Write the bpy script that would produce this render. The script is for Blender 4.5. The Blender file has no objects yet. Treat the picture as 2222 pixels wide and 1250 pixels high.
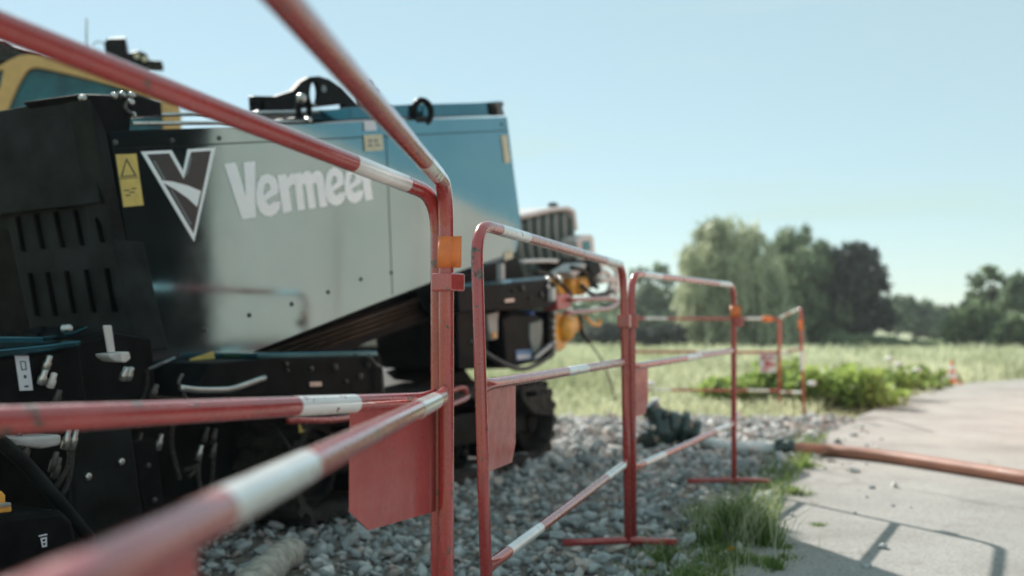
import bpy, bmesh, math, random
import numpy as np
from mathutils import Vector, Matrix, noise
from mathutils.geometry import tessellate_polygon
random.seed(7); RNG = np.random.default_rng(7)
S = bpy.context.scene
COL = S.collection
R = math.radians

# ------------------------------------------------------------ camera
FPX = 2160.0; CH = 0.77; PITCH = math.atan(90/FPX)
cam_d = bpy.data.cameras.new('camera'); cam = bpy.data.objects.new('camera', cam_d); COL.objects.link(cam)
cam.location = (0, 0, CH); cam.rotation_euler = (R(90)+PITCH, 0, 0)
cam_d.sensor_width = 36; cam_d.lens = 36*FPX/2222; cam_d.clip_start = 0.02; cam_d.clip_end = 3000
cam_d.dof.use_dof = True; cam_d.dof.focus_distance = 1.9; cam_d.dof.aperture_fstop = 2.6
S.camera = cam

# ------------------------------------------------------------ sun and sky
SUN_AZ, SUN_EL = -26.8, 34.2
sd = Vector((math.sin(R(SUN_AZ))*math.cos(R(SUN_EL)), math.cos(R(SUN_AZ))*math.cos(R(SUN_EL)), math.sin(R(SUN_EL))))
w = bpy.data.worlds.new("World"); S.world = w; w.use_nodes = True
nt = w.node_tree; bg = nt.nodes['Background']
sky = nt.nodes.new('ShaderNodeTexSky'); sky.sky_type = 'NISHITA'; sky.sun_disc = False
sky.sun_elevation = R(SUN_EL); sky.sun_rotation = R(SUN_AZ); sky.altitude = 0
sky.air_density = 1.0; sky.dust_density = 0.0; sky.ozone_density = 2.5
mxs = nt.nodes.new('ShaderNodeMix'); mxs.data_type = 'RGBA'; mxs.inputs[0].default_value = .45; mxs.inputs[7].default_value = (4.3, 5.75, 5.35, 1)   # thin even haze
tc = nt.nodes.new('ShaderNodeTexCoord'); mp = nt.nodes.new('ShaderNodeMapping'); mp.inputs['Rotation'].default_value = (0, .25, .4); mp.inputs['Scale'].default_value = (1.5, 1.5, 7)
wn = nt.nodes.new('ShaderNodeTexNoise'); wn.inputs['Scale'].default_value = 2.2; wn.inputs['Detail'].default_value = 7; wn.inputs['Distortion'].default_value = .6
nt.links.new(tc.outputs['Generated'], mp.inputs[0]); nt.links.new(mp.outputs[0], wn.inputs['Vector'])
mr = nt.nodes.new('ShaderNodeMapRange'); mr.inputs['From Min'].default_value = .52; mr.inputs['From Max'].default_value = .75; mr.inputs['To Min'].default_value = .62; mr.inputs['To Max'].default_value = .85
nt.links.new(wn.outputs['Fac'], mr.inputs['Value']); nt.links.new(mr.outputs[0], mxs.inputs[0])
nt.links.new(sky.outputs[0], mxs.inputs[6]); nt.links.new(mxs.outputs[2], bg.inputs[0]); bg.inputs[1].default_value = 0.075
sl = bpy.data.lights.new('sun', 'SUN'); sl.energy = 3.7; sl.angle = R(0.5); sl.color = (1, .95, .87)
so = bpy.data.objects.new('sun', sl); COL.objects.link(so); so.rotation_euler = sd.to_track_quat('Z', 'Y').to_euler()
so.location = (-10, 20, 20)
S.render.engine = 'CYCLES'
S.view_settings.view_transform = 'Standard'; S.view_settings.look = 'None'
S.view_settings.exposure = 0.92; S.view_settings.gamma = 1
S.view_settings.use_curve_mapping = False

# ------------------------------------------------------------ picture helpers: where a ray meets a real surface
FW = Vector((0, math.cos(PITCH), math.sin(PITCH))); UP = Vector((0, -math.sin(PITCH), math.cos(PITCH)))
C0 = Vector((0, 0, CH))
def ray(px, py): return Vector(((px-1111)/FPX, 0, 0)) + FW + UP*((625-py)/FPX)
def PT(px, py, Y): d = ray(px, py); return C0 + d*(Y/d.y)
def G(px, py, z=0.0): d = ray(px, py); return C0 + d*((z-CH)/d.z)
def PL(px, py, P, n): d = ray(px, py); return C0 + d*((P-C0).dot(n)/d.dot(n))
def proj(P):
    v = P-C0; k = v.dot(FW); return (1111+FPX*v.x/k, 625-FPX*v.dot(UP)/k)
def seg_at_px(A, B, px):
    lo, hi = 0.0, 1.0; inc = proj(B)[0] > proj(A)[0]
    # only the half in front of the camera is searched
    if A.y < .12 or B.y < .12:
        pass
    for _ in range(40):
        m = (lo+hi)/2; P = A.lerp(B, m)
        x = proj(P)[0] if P.y > .05 else (-1e9 if P.x < 0 else 1e9)
        if (x < px) == inc: lo = m
        else: hi = m
    return (lo+hi)/2

# ------------------------------------------------------------ object helpers
def prop(o, label=None, cat=None, group=None, kind=None):
    if label: o['label'] = label
    if cat: o['category'] = cat
    if group: o['group'] = group
    if kind: o['kind'] = kind
    return o
def thing(name, loc, label, cat, group=None):
    o = bpy.data.objects.new(name, None); o.location = loc; COL.objects.link(o); o.empty_display_size = .1
    return prop(o, label, cat, group)
def root_of(o):
    while o.parent: o = o.parent
    return o
def mk(name, vf, mat, parent=None, smooth=False, bevel=0, loc=None, mats=None):
    """verts in world space -> one mesh object, under parent if given"""
    v, f = vf[0], vf[1]
    base = Vector(loc) if loc is not None else (Vector(root_of(parent).location) if parent else Vector((0, 0, 0)))
    me = bpy.data.meshes.new(name)
    me.from_pydata([tuple(Vector(p)-base) for p in v], [], [tuple(q) for q in f])
    bm = bmesh.new(); bm.from_mesh(me); bmesh.ops.recalc_face_normals(bm, faces=bm.faces); bm.to_mesh(me); bm.free()
    if smooth: me.shade_smooth() if smooth == 1 else None
    me.materials.append(mat)
    o = bpy.data.objects.new(name, me); COL.objects.link(o)
    if parent:
        o.parent = parent
    else: o.location = base
    if smooth == 2:
        me.shade_smooth()
        try: me.set_sharp_from_angle(angle=R(40))
        except Exception: pass
    if bevel:
        b = o.modifiers.new('bevel', 'BEVEL'); b.width = bevel; b.segments = 2; b.limit_method = 'ANGLE'; b.angle_limit = R(35)
    return o
def npmesh(name, V, F, mat, attr=None, parent=None, smooth=False):
    me = bpy.data.meshes.new(name); n = F.shape[1]
    me.vertices.add(len(V)); me.vertices.foreach_set('co', V.astype(np.float32).ravel())
    me.loops.add(F.size); me.loops.foreach_set('vertex_index', F.astype(np.int32).ravel())
    me.polygons.add(len(F)); me.polygons.foreach_set('loop_start', np.arange(0, F.size, n, dtype=np.int32))
    me.update(calc_edges=True)
    if attr is not None:
        a = me.attributes.new('tone', 'FLOAT', 'POINT'); a.data.foreach_set('value', attr.astype(np.float32))
    if smooth: me.shade_smooth()
    me.materials.append(mat); o = bpy.data.objects.new(name, me); COL.objects.link(o)
    if parent: o.parent = parent
    return o
def join(*vfs):
    V, F = [], []
    for v, f in vfs:
        n = len(V); V += list(v); F += [tuple(i+n for i in q) for q in f]
    return V, F
def slab(outer, vec, holes=()):
    loops = [list(outer)]+[list(h) for h in holes]
    pts = [p for l in loops for p in l]; n = len(pts); vec = Vector(vec)
    tris = tessellate_polygon([[Vector(p) for p in l] for l in loops])
    V = [Vector(p) for p in pts]+[Vector(p)+vec for p in pts]
    F = [tuple(t) for t in tris]+[tuple(i+n for i in reversed(t)) for t in tris]
    if not holes: F = [tuple(range(n)), tuple(range(2*n-1, n-1, -1))]
    k = 0
    for l in loops:
        m = len(l)
        for i in range(m):
            a, b = k+i, k+(i+1) % m; F.append((a, b, b+n, a+n))
        k += m
    return V, F
def box(c, ax, ay, az):
    c = Vector(c); V = [c+Vector(ax)*i+Vector(ay)*j+Vector(az)*k for i in (-.5, .5) for j in (-.5, .5) for k in (-.5, .5)]
    return V, [(0, 1, 3, 2), (4, 6, 7, 5), (0, 4, 5, 1), (2, 3, 7, 6), (0, 2, 6, 4), (1, 5, 7, 3)]
def frames(pts):
    T = []
    for i in range(len(pts)):
        a = pts[max(i-1, 0)]; b = pts[min(i+1, len(pts)-1)]; T.append((b-a).normalized())
    up = Vector((0, 0, 1)) if abs(T[0].z) < .9 else Vector((1, 0, 0))
    x = T[0].cross(up).normalized(); out = []
    for t in T:
        x = (x - t*x.dot(t)).normalized(); out.append((x, t.cross(x).normalized()))
    return out
def tube(pts, r, n=12, caps=True, flat=None):
    """flat: list of (rx, ry) factors per ring"""
    pts = [Vector(p) for p in pts]; fr = frames(pts); V, F = [], []
    for i, p in enumerate(pts):
        rr = r[i] if isinstance(r, (list, tuple)) else r
        fx, fy = flat[i] if flat else (1, 1)
        for k in range(n):
            a = 2*math.pi*k/n; V.append(p+fr[i][0]*(math.cos(a)*rr*fx)+fr[i][1]*(math.sin(a)*rr*fy))
    for i in range(len(pts)-1):
        for k in range(n):
            a = i*n+k; b = i*n+(k+1) % n; F.append((a, b, b+n, a+n))
    if caps: F += [tuple(range(n)), tuple(range(len(V)-1, len(V)-n-1, -1))]
    return V, F
def spline(pts, m=8):
    P = [Vector(p) for p in pts]; P = [P[0]*2-P[1]]+P+[P[-1]*2-P[-2]]; out = []
    for i in range(1, len(P)-2):
        for k in range(m):
            t = k/m; a, b, c, d = P[i-1], P[i], P[i+1], P[i+2]
            out.append(.5*((2*b)+(c-a)*t+(2*a-5*b+4*c-d)*t*t+(3*b-a-3*c+d)*t**3))
    return out+[P[-2]]
def lathe(c, axis, prof, n=24):
    """prof: (distance along the axis, radius)"""
    axis = Vector(axis).normalized(); c = Vector(c)
    return tube([c+axis*d for d, _ in prof], 1, n, True) if False else _lathe(c, axis, prof, n)
def _lathe(c, axis, prof, n):
    u = axis.orthogonal().normalized(); v = axis.cross(u); V, F = [], []
    for d, r in prof:
        for k in range(n):
            a = 2*math.pi*k/n; V.append(c+axis*d+(u*math.cos(a)+v*math.sin(a))*max(r, 1e-4))
    for i in range(len(prof)-1):
        for k in range(n):
            a = i*n+k; b = i*n+(k+1) % n; F.append((a, b, b+n, a+n))
    F += [tuple(range(n)), tuple(range(len(V)-1, len(V)-n-1, -1))]
    return V, F
def torus(c, u, v, ru, rv, r, n=24, m=8):
    c = Vector(c); u = Vector(u); v = Vector(v); nn = u.cross(v).normalized(); V, F = [], []
    for i in range(n):
        a = 2*math.pi*i/n; p = c+u*(ru*math.cos(a))+v*(rv*math.sin(a)); rad = (u*math.cos(a)+v*math.sin(a)).normalized()
        for k in range(m):
            b = 2*math.pi*k/m; V.append(p+rad*(r*math.cos(b))+nn*(r*math.sin(b)))
    for i in range(n):
        for k in range(m):
            F.append((i*m+k, i*m+(k+1) % m, ((i+1) % n)*m+(k+1) % m, ((i+1) % n)*m+k))
    return V, F

# ------------------------------------------------------------ materials
def newmat(name):
    m = bpy.data.materials.new(name); m.use_nodes = True; return m, m.node_tree, m.node_tree.nodes['Principled BSDF']
def sock(b, n, v):
    if n in b.inputs: b.inputs[n].default_value = v
def ramp(t, fac, stops):
    r = t.nodes.new('ShaderNodeValToRGB'); e = r.color_ramp.elements
    while len(e) < len(stops): e.new(.5)
    for i, (p, c) in enumerate(stops): e[i].position = p; e[i].color = (*c, 1) if len(c) == 3 else c
    t.links.new(fac, r.inputs[0]); return r.outputs[0]
def tnoise(t, scale, detail=4, rough=.55, vec=None, dist=0):
    n = t.nodes.new('ShaderNodeTexNoise'); n.inputs['Scale'].default_value = scale; n.inputs['Detail'].default_value = detail
    n.inputs['Roughness'].default_value = rough; n.inputs['Distortion'].default_value = dist
    if vec is None:
        g = t.nodes.new('ShaderNodeNewGeometry'); vec = g.outputs['Position']
    t.links.new(vec, n.inputs['Vector']); return n.outputs['Fac']
def mixc(t, fac, a, b, mode='MIX'):
    m = t.nodes.new('ShaderNodeMix'); m.data_type = 'RGBA'; m.blend_type = mode
    for s, v in ((m.inputs[0], fac), (m.inputs[6], a), (m.inputs[7], b)):
        if isinstance(v, (int, float)): s.default_value = v
        elif isinstance(v, tuple): s.default_value = (*v, 1)
        else: t.links.new(v, s)
    return m.outputs[2]
def bump(t, b, h, strength, dist=.01):
    n = t.nodes.new('ShaderNodeBump'); n.inputs['Strength'].default_value = strength; n.inputs['Distance'].default_value = dist
    t.links.new(h, n.inputs['Height']); t.links.new(n.outputs[0], b.inputs['Normal'])
def simple(name, col, rough=.5, metal=0, var=.15, scale=18, coat=0, spec=.5, bmp=0, bscale=80):
    m, t, b = newmat(name)
    c = ramp(t, tnoise(t, scale, 5), [(.3, tuple(x*(1-var) for x in col)), (.7, tuple(min(1, x*(1+var)) for x in col))])
    t.links.new(c, b.inputs['Base Color']); sock(b, 'Metallic', metal); sock(b, 'Specular IOR Level', spec)
    if rough > 0:
        rr = t.nodes.new('ShaderNodeMapRange'); rr.inputs['To Min'].default_value = max(.02, rough*.75); rr.inputs['To Max'].default_value = min(1, rough*1.25)
        t.links.new(tnoise(t, scale*2.3, 4), rr.inputs['Value']); t.links.new(rr.outputs[0], b.inputs['Roughness'])
    sock(b, 'Coat Weight', coat); sock(b, 'Coat Roughness', .08)
    if bmp: bump(t, b, tnoise(t, bscale, 5), bmp)
    return m
def painted(name, col, chipcol, thr=.66, scale=42, rough=.3, dust=.25, coat=.35):
    """paint with chips showing what lies underneath, and dull dust"""
    m, t, b = newmat(name)
    n1 = tnoise(t, scale, 8, .62); n0 = tnoise(t, 6, 2)
    mul = t.nodes.new('ShaderNodeMath'); mul.operation = 'MULTIPLY_ADD'; t.links.new(n0, mul.inputs[0]); mul.inputs[1].default_value = .35
    t.links.new(n1, mul.inputs[2])
    chip = ramp(t, mul.outputs[0], [(thr+.14, (0, 0, 0)), (thr+.155, (1, 1, 1))])
    base = ramp(t, tnoise(t, 9, 6), [(.3, tuple(c*.82 for c in col)), (.7, tuple(c*1.12 for c in col))])
    dst = ramp(t, tnoise(t, 95, 6, .7), [(.45, (0, 0, 0)), (.8, (dust, dust, dust))])
    base = mixc(t, dst, base, (.42, .33, .3))
    g2 = t.nodes.new('ShaderNodeNewGeometry'); mp2 = t.nodes.new('ShaderNodeMapping'); mp2.inputs['Scale'].default_value = (150, 150, 9); t.links.new(g2.outputs['Position'], mp2.inputs[0])
    stk = ramp(t, tnoise(t, 1, 4, .6, vec=mp2.outputs[0]), [(.62, (0, 0, 0)), (.74, (dust*1.6,)*3)]); base = mixc(t, stk, base, (.5, .38, .34))
    under = ramp(t, tnoise(t, 160, 3), [(.4, chipcol), (.6, tuple(c*.35 for c in chipcol))])
    t.links.new(mixc(t, chip, base, under), b.inputs['Base Color'])
    rr = ramp(t, tnoise(t, 30, 5), [(.3, (rough*.7,)*3), (.75, (rough*1.5,)*3)])
    t.links.new(mixc(t, chip, rr, (.85, .85, .85)), b.inputs['Roughness'])
    sock(b, 'Coat Weight', coat); sock(b, 'Coat Roughness', .09)
    bump(t, b, chip, -.25, .0015)
    return m
M = {}
M['red'] = painted('red_paint', (.43, .048, .045), (.17, .12, .10), .68, 46, .26, coat=1.0, dust=.07)
M['redplate'] = painted('red_plate_paint', (.46, .07, .07), (.30, .16, .14), .74, 60, .36, .16, .3)
M['white'] = painted('white_reflective_tape', (.84, .83, .82), (.26, .07, .05), .68, 60, .22, .06, .8)
M['orange'] = simple('orange_tape', (.85, .22, .06), .45, var=.1, scale=40, bmp=.2, bscale=90)
M['black'] = simple('black_satin_paint', (.008, .009, .010), .4, var=.5, coat=0, bmp=.05, spec=.04)
M['matte'] = simple('black_dull_paint', (.011, .0135, .0135), .55, var=.6, scale=9, bmp=.1, spec=.08)
M['gloss'] = simple('black_gloss_paint', (.02, .024, .028), .22, var=.2, coat=.9)
M['rubber'] = painted('muddy_rubber', (.013, .013, .013), (.055, .050, .043), .52, 9, .8, .08, 0)
M['steel'] = simple('bright_steel', (.5, .5, .48), .3, metal=.9, var=.2)
M['dsteel'] = simple('dark_steel', (.09, .085, .08), .45, metal=.6, var=.5, scale=25)
M['rust'] = simple('brown_drill_steel', (.05, .025, .012), .5, metal=.4, var=.5)
M['yellowlabel'] = simple('yellow_label', (.62, .47, .13), .5, var=.12, scale=30)
M['creamlabel'] = simple('cream_label', (.62, .57, .40), .5, var=.12, scale=30)
M['whitelabel'] = simple('white_label', (.66, .68, .74), .45, var=.06)
M['slot'] = simple('slot_shadow_black', (.004, .004, .004), .8, spec=0)
M['letter'] = simple('white_lettering', (.84, .95, 1.0), .5, var=.02, metal=.5, spec=.6)
M['print'] = simple('dark_print', (.06, .055, .04), .6)
M['greyprint'] = simple('grey_print', (.16, .19, .2), .5)
M['logofill'] = simple('logo_dark_fill', (.03, .033, .035), .4)
M['castyellow'] = simple('yellow_casting', (.78, .38, .05), .38, var=.3, scale=14, coat=.3)
M['cabyellow'] = simple('cab_yellow', (.60, .36, .12), .45, var=.1)
M['blue'] = simple('blue_plastic', (.02, .12, .5), .4)
M['bluelabel'] = simple('blue_label', (.10, .25, .5), .45)
M['greyplastic'] = simple('grey_green_plastic', (.16, .20, .19), .45, var=.15)
M['palepl'] = simple('pale_plastic', (.62, .58, .56), .4, var=.1)
M['greyhose'] = simple('grey_hose', (.46, .45, .44), .45, var=.15)
M['whitehose'] = simple('pale_hose', (.74, .73, .71), .4, var=.1)
M['brownhose'] = simple('orange_brown_hose', (.34, .145, .095), .5, var=.15, scale=8, bmp=.1)
M['fitting'] = simple('dark_green_fitting', (.02, .045, .04), .3, var=.4, coat=.4)
M['wood'] = simple('weathered_wood', (.40, .37, .32), .85, var=.4, scale=30, bmp=.6, bscale=40)
M['house'] = simple('pale_render', (.6, .58, .54), .8, var=.1, scale=2)
M['roof'] = simple('dark_roof_tile', (.10, .07, .06), .8, var=.2, scale=3)
M['bark'] = simple('bark', (.08, .06, .045), .9, var=.3, scale=4, bmp=.5, bscale=12)
M['trailer'] = simple('beige_sheet', (.42, .41, .36), .5, var=.1, scale=3)
M['lorry'] = simple('cream_lorry_paint', (.90, .52, .42), .5, var=.05, scale=1)
M['rearblack'] = simple('reflection_black_paint', (.006, .006, .007), .6, var=.1, scale=2, spec=.1)
# smoked cab glass
m, t, b = newmat('cab_glass'); sock(b, 'Base Color', (.02, .10, .13, 1)); sock(b, 'Roughness', .12); sock(b, 'Specular IOR Level', .35)
c = ramp(t, tnoise(t, 4, 3), [(.35, (.004, .05, .07)), (.7, (.015, .16, .19))]); t.links.new(c, b.inputs['Base Color']); M['glass'] = m
# polished dark lacquer of the hood: a strong, slightly wavy mirror
m, t, b = newmat('polished_hood_lacquer')
sock(b, 'Metallic', 1.0)
beam_ = None
c = ramp(t, tnoise(t, 3, 4), [(.3, (.125, .27, .315)), (.7, (.15, .295, .345))]); t.links.new(c, b.inputs['Base Color'])
rr = ramp(t, tnoise(t, 7, 4), [(.3, (.06,)*3), (.75, (.12,)*3)]); t.links.new(rr, b.inputs['Roughness'])
bump(t, b, tnoise(t, 1.3, 1), .10, .03); M['hood'] = m
dd_ = t.nodes.new('ShaderNodeBsdfDiffuse'); dd_.inputs[0].default_value = (.34, .31, .27, 1)
df = ramp(t, tnoise(t, 55, 8, .75), [(.5, (.02,)*3), (.68, (.05,)*3), (.76, (.28,)*3)]); df2 = ramp(t, tnoise(t, 2.4, 5, .6), [(.4, (.3,)*3), (.7, (1,)*3)])
dm = mixc(t, 1, df, df2, 'MULTIPLY'); mx_ = t.nodes.new('ShaderNodeMixShader'); t.links.new(dm, mx_.inputs[0]); t.links.new(b.outputs[0], mx_.inputs[1]); t.links.new(dd_.outputs[0], mx_.inputs[2])
t.links.new(mx_.outputs[0], t.nodes['Material Output'].inputs[0])

m2 = bpy.data.materials.new('black_with_sky_teal'); m2.use_nodes = True; b2 = m2.node_tree.nodes['Principled BSDF']  # black paint; the sky's teal reflection is put into the base colour
sock(b2, 'Metallic', 1.0); sock(b2, 'Roughness', .16); c2 = ramp(m2.node_tree, tnoise(m2.node_tree, 5, 4), [(.3, (.035, .13, .17)), (.7, (.055, .17, .21))]); m2.node_tree.links.new(c2, b2.inputs['Base Color']); M['beam'] = m2
def leafmat(name, c1, c2, trans=.45, scale=.8, rough=.5):
    m, t, b = newmat(name)
    at = t.nodes.new('ShaderNodeAttribute'); at.attribute_name = 'tone'
    n = tnoise(t, scale, 3)
    ad = t.nodes.new('ShaderNodeMath'); ad.operation = 'MULTIPLY_ADD'; t.links.new(n, ad.inputs[0]); ad.inputs[1].default_value = .6
    sc = t.nodes.new('ShaderNodeMath'); sc.operation = 'MULTIPLY'; t.links.new(at.outputs['Fac'], sc.inputs[0]); sc.inputs[1].default_value = .55
    t.links.new(sc.outputs[0], ad.inputs[2])
    col = ramp(t, ad.outputs[0], [(.25, c1), (.75, c2)])
    t.links.new(col, b.inputs['Base Color']); sock(b, 'Roughness', rough)
    tr = t.nodes.new('ShaderNodeBsdfTranslucent'); t.links.new(col, tr.inputs[0])
    mx = t.nodes.new('ShaderNodeMixShader'); mx.inputs[0].default_value = trans
    t.links.new(b.outputs[0], mx.inputs[1]); t.links.new(tr.outputs[0], mx.inputs[2])
    t.links.new(mx.outputs[0], t.nodes['Material Output'].inputs[0]); return m
M['willow'] = leafmat('willow_leaves', (.14, .19, .10), (.54, .57, .38), .4)
M['green'] = leafmat('green_leaves', (.06, .105, .06), (.30, .38, .21), .35)
M['dark'] = leafmat('dark_leaves', (.025, .036, .032), (.085, .105, .085), .25)
M['far'] = leafmat('far_leaves', (.08, .13, .085), (.28, .36, .22), .4)
M['grass'] = leafmat('meadow_grass', (.28, .32, .16), (.64, .66, .46), .5, .35)
M['weed'] = leafmat('weed_leaves', (.06, .13, .03), (.38, .50, .14), .5, 2)
M['tuft'] = leafmat('tuft_blades', (.06, .12, .03), (.24, .34, .10), .5, 8)
M['petal'] = simple('white_petals', (.8, .8, .8), .6, var=.02)

# ground sheets
m, t, b = newmat('meadow_ground')
c = ramp(t, tnoise(t, .9, 6, .6), [(.3, (.20, .23, .11)), (.55, (.33, .35, .19)), (.75, (.45, .46, .28))])
t.links.new(mixc(t, .4, c, ramp(t, tnoise(t, .06, 3), [(.35, (.22, .27, .12)), (.7, (.50, .49, .32))])), b.inputs['Base Color'])
sock(b, 'Roughness', .95); bump(t, b, tnoise(t, 9, 5), .8, .05); M['field'] = m
m, t, b = newmat('old_concrete')
c = ramp(t, tnoise(t, 1.3, 7, .62), [(.28, (.31, .295, .275)), (.5, (.405, .39, .37)), (.75, (.49, .475, .45))])
sp = ramp(t, tnoise(t, 110, 4, .7), [(.36, (.45, .45, .45)), (.52, (1, 1, 1))]); c = mixc(t, .75, c, sp, 'MULTIPLY')
g_ = t.nodes.new('ShaderNodeNewGeometry'); vz = t.nodes.new('ShaderNodeTexVoronoi'); vz.feature = 'DISTANCE_TO_EDGE'; vz.inputs['Scale'].default_value = .33
nn_ = t.nodes.new('ShaderNodeTexNoise'); nn_.inputs['Scale'].default_value = 1.7; nn_.inputs['Detail'].default_value = 6; t.links.new(g_.outputs['Position'], nn_.inputs['Vector'])
va = t.nodes.new('ShaderNodeVectorMath'); va.operation = 'MULTIPLY_ADD'; t.links.new(nn_.outputs['Color'], va.inputs[0]); va.inputs[1].default_value = (.9, .9, .9); t.links.new(g_.outputs['Position'], va.inputs[2])
t.links.new(va.outputs[0], vz.inputs['Vector']); ck = ramp(t, vz.outputs['Distance'], [(0, (.28, .27, .25)), (.006, (.5, .48, .45)), (.012, (1, 1, 1))]); c = mixc(t, .25, c, ck, 'MULTIPLY')
bl_ = ramp(t, tnoise(t, .45, 5, .65), [(.35, (.86, .85, .84)), (.6, (1, 1, 1)), (.75, (1.12, 1.1, 1.06))]); c = mixc(t, 1, c, bl_, 'MULTIPLY')
st = ramp(t, tnoise(t, 4.2, 5, .6, dist=1.0), [(.60, (1, 1, 1)), (.74, (.72, .70, .66))]); c = mixc(t, 1, c, st, 'MULTIPLY')
t.links.new(c, b.inputs['Base Color']); sock(b, 'Roughness', .9); bump(t, b, tnoise(t, 70, 6, .7), .7, .008); M['concrete'] = m
m, t, b = newmat('gravel_dirt')
c = ramp(t, tnoise(t, 22, 7, .7), [(.3, (.16, .14, .12)), (.5, (.30, .27, .235)), (.7, (.46, .42, .37))])
t.links.new(c, b.inputs['Base Color']); sock(b, 'Roughness', .95); bump(t, b, tnoise(t, 34, 6, .7), 1, .03); M['dirt'] = m
m, t, b = newmat('crushed_stone')
at = t.nodes.new('ShaderNodeAttribute'); at.attribute_name = 'tone'
c = ramp(t, at.outputs['Fac'], [(0, (.13, .14, .145)), (.3, (.33, .36, .365)), (.65, (.55, .57, .565)), (.82, (.50, .40, .35)), (1, (.80, .79, .76))])
sp = ramp(t, tnoise(t, 60, 6, .7), [(.35, (.6, .6, .6)), (.6, (1, 1, 1))]); t.links.new(mixc(t, .6, c, sp, 'MULTIPLY'), b.inputs['Base Color'])
sock(b, 'Roughness', .8); bump(t, b, tnoise(t, 140, 5, .7), .5, .004); M['stone'] = m

# ------------------------------------------------------------ ground
def sheet(name, pts, z, mat, thick=0):
    o = mk(name, ([(p[0], p[1], z) for p in pts], [tuple(range(len(pts)))]), mat); return prop(o, kind='structure')
N_ = 60
fv = [(0, 0, -.03)]; ff = []
rings = [6, 12, 25, 50, 110, 250, 600, 1500]
for r_ in rings:
    for k in range(N_):
        a = 2*math.pi*k/N_; x, y = r_*math.cos(a), r_*math.sin(a)
        z = -.03 - (.06 if r_ > 8 else 0) - (0 if r_ < 200 else .4)
        fv.append((x, y, z))
for k in range(N_): ff.append((0, 1+k, 1+(k+1) % N_))
for i in range(len(rings)-1):
    for k in range(N_):
        a = 1+i*N_+k; b_ = 1+i*N_+(k+1) % N_; ff.append((a, b_, b_+N_, a+N_))
prop(mk('field_ground', (fv, ff), M['field'], smooth=1), kind='structure')
# pavement edge followed away from the camera, then bending right
edge = [(.1, -12), (.1, 1.2), (.40, 2.6), (.72, 3.3), (1.02, 4.1), (1.35, 5.0), (1.72, 5.95), (2.25, 7.2), (3.0, 8.7), (4.4, 11.2), (6.2, 13.9), (8.5, 15.9), (11, 17.8), (16, 22), (26, 34), (60, 75)]
ed = [Vector((x, y, 0)) for x, y in edge]; eds = spline(ed, 8)
jig = [Vector((p.x+.05*noise.noise(p*3.1)+.03*noise.noise(p*11), p.y+.05*noise.noise(p*2.7+Vector((5, 1, 0))), 0)) for p in eds]
pav = [(p.x, p.y) for p in jig]+[(90, 75), (90, -12)]
sheet('pavement', pav, .004, M['concrete'])
gp = [(-6, 0.3), (.05, .3)]+[(p.x+.06, p.y) for p in jig if 1.0 < p.y < 8.2]+[(2.6, 8.5), (1.2, 8.7), (.5, 8.6), (-1, 8.6), (-6, 8.6)]
gravel = sheet('gravel_bed', gp, -.006, M['dirt'])

def ico(sub):
    bm = bmesh.new(); bmesh.ops.create_icosphere(bm, subdivisions=sub, radius=1)
    V = np.array([v.co[:] for v in bm.verts]); F = np.array([[v.index for v in f.verts] for f in bm.faces]); bm.free(); return V, F
IV1, IF1 = ico(1); IV2, IF2 = ico(2)
def rock(rng, V, amp=.28):
    d = rng.normal(size=3); v = V.copy()
    # a few random cuts make flat broken faces
    for _ in range(9):
        n = rng.normal(size=3); n /= np.linalg.norm(n); lim = rng.uniform(.42, .8)
        k = v@n; over = np.clip(k-lim, 0, None); v -= np.outer(over, n)
    v *= np.array([1.15, rng.uniform(.5, .95), rng.uniform(.35, .7)])
    return v
def rotm(rng, tilt=.5):
    a = rng.uniform(0, 2*np.pi); b_ = rng.normal()*tilt; c_ = rng.normal()*tilt
    Rz = np.array([[np.cos(a), -np.sin(a), 0], [np.sin(a), np.cos(a), 0], [0, 0, 1]])
    Rx = np.array([[1, 0, 0], [0, np.cos(b_), -np.sin(b_)], [0, np.sin(b_), np.cos(b_)]])
    Ry = np.array([[np.cos(c_), 0, np.sin(c_)], [0, 1, 0], [-np.sin(c_), 0, np.cos(c_)]])
    return Rz@Rx@Ry
def edge_x(y):
    for a, b_ in zip(jig, jig[1:]):
        if a.y <= y <= b_.y: return a.x+(b_.x-a.x)*(y-a.y)/(b_.y-a.y+1e-9)
    return 1.0
# loose stone cover, uncountable, as one object
protos = [rock(RNG, IV1) for _ in range(24)]
VV, FF, TT = [], [], []; nb = 0; cnt = 0
while cnt < 26000:
    y = RNG.uniform(1.8, 8.7); x = RNG.uniform(-2.6, 2.9)
    ex = edge_x(y)
    stray = RNG.random() < .05
    if x > ex+abs(RNG.normal())*(.35 if stray else .05)-.04 or x < -.52*y-.3: continue
    s = RNG.choice([.007, .011, .017, .026, .038], p=[.28, .30, .24, .12, .06])*RNG.uniform(.8, 1.3)
    if y > 5.6 and RNG.random() < .4: s *= 1.6
    v = (protos[RNG.integers(24)]*s)@rotm(RNG).T
    h = .02*noise.noise(Vector((x*1.2, y*1.2, 0)))+.008+(.05*max(0,noise.noise(Vector((x*2, y*2, 7)))) if y > 6.6 else 0)
    if x > ex: s = min(s, .014); h = .012
    if ex-x < .25 and x <= ex: h *= max(0, (ex-x)/.25)
    v += np.array([x, y, h*.8+s*.25-.004])
    VV.append(v); FF.append(IF1+nb); nb += len(v); TT.append(np.full(len(v), np.clip(RNG.beta(2, 2), 0, 1))); cnt += 1
o = npmesh('gravel', np.vstack(VV), np.vstack(FF), M['stone'], np.concatenate(TT)); prop(o, kind='stuff')
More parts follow.
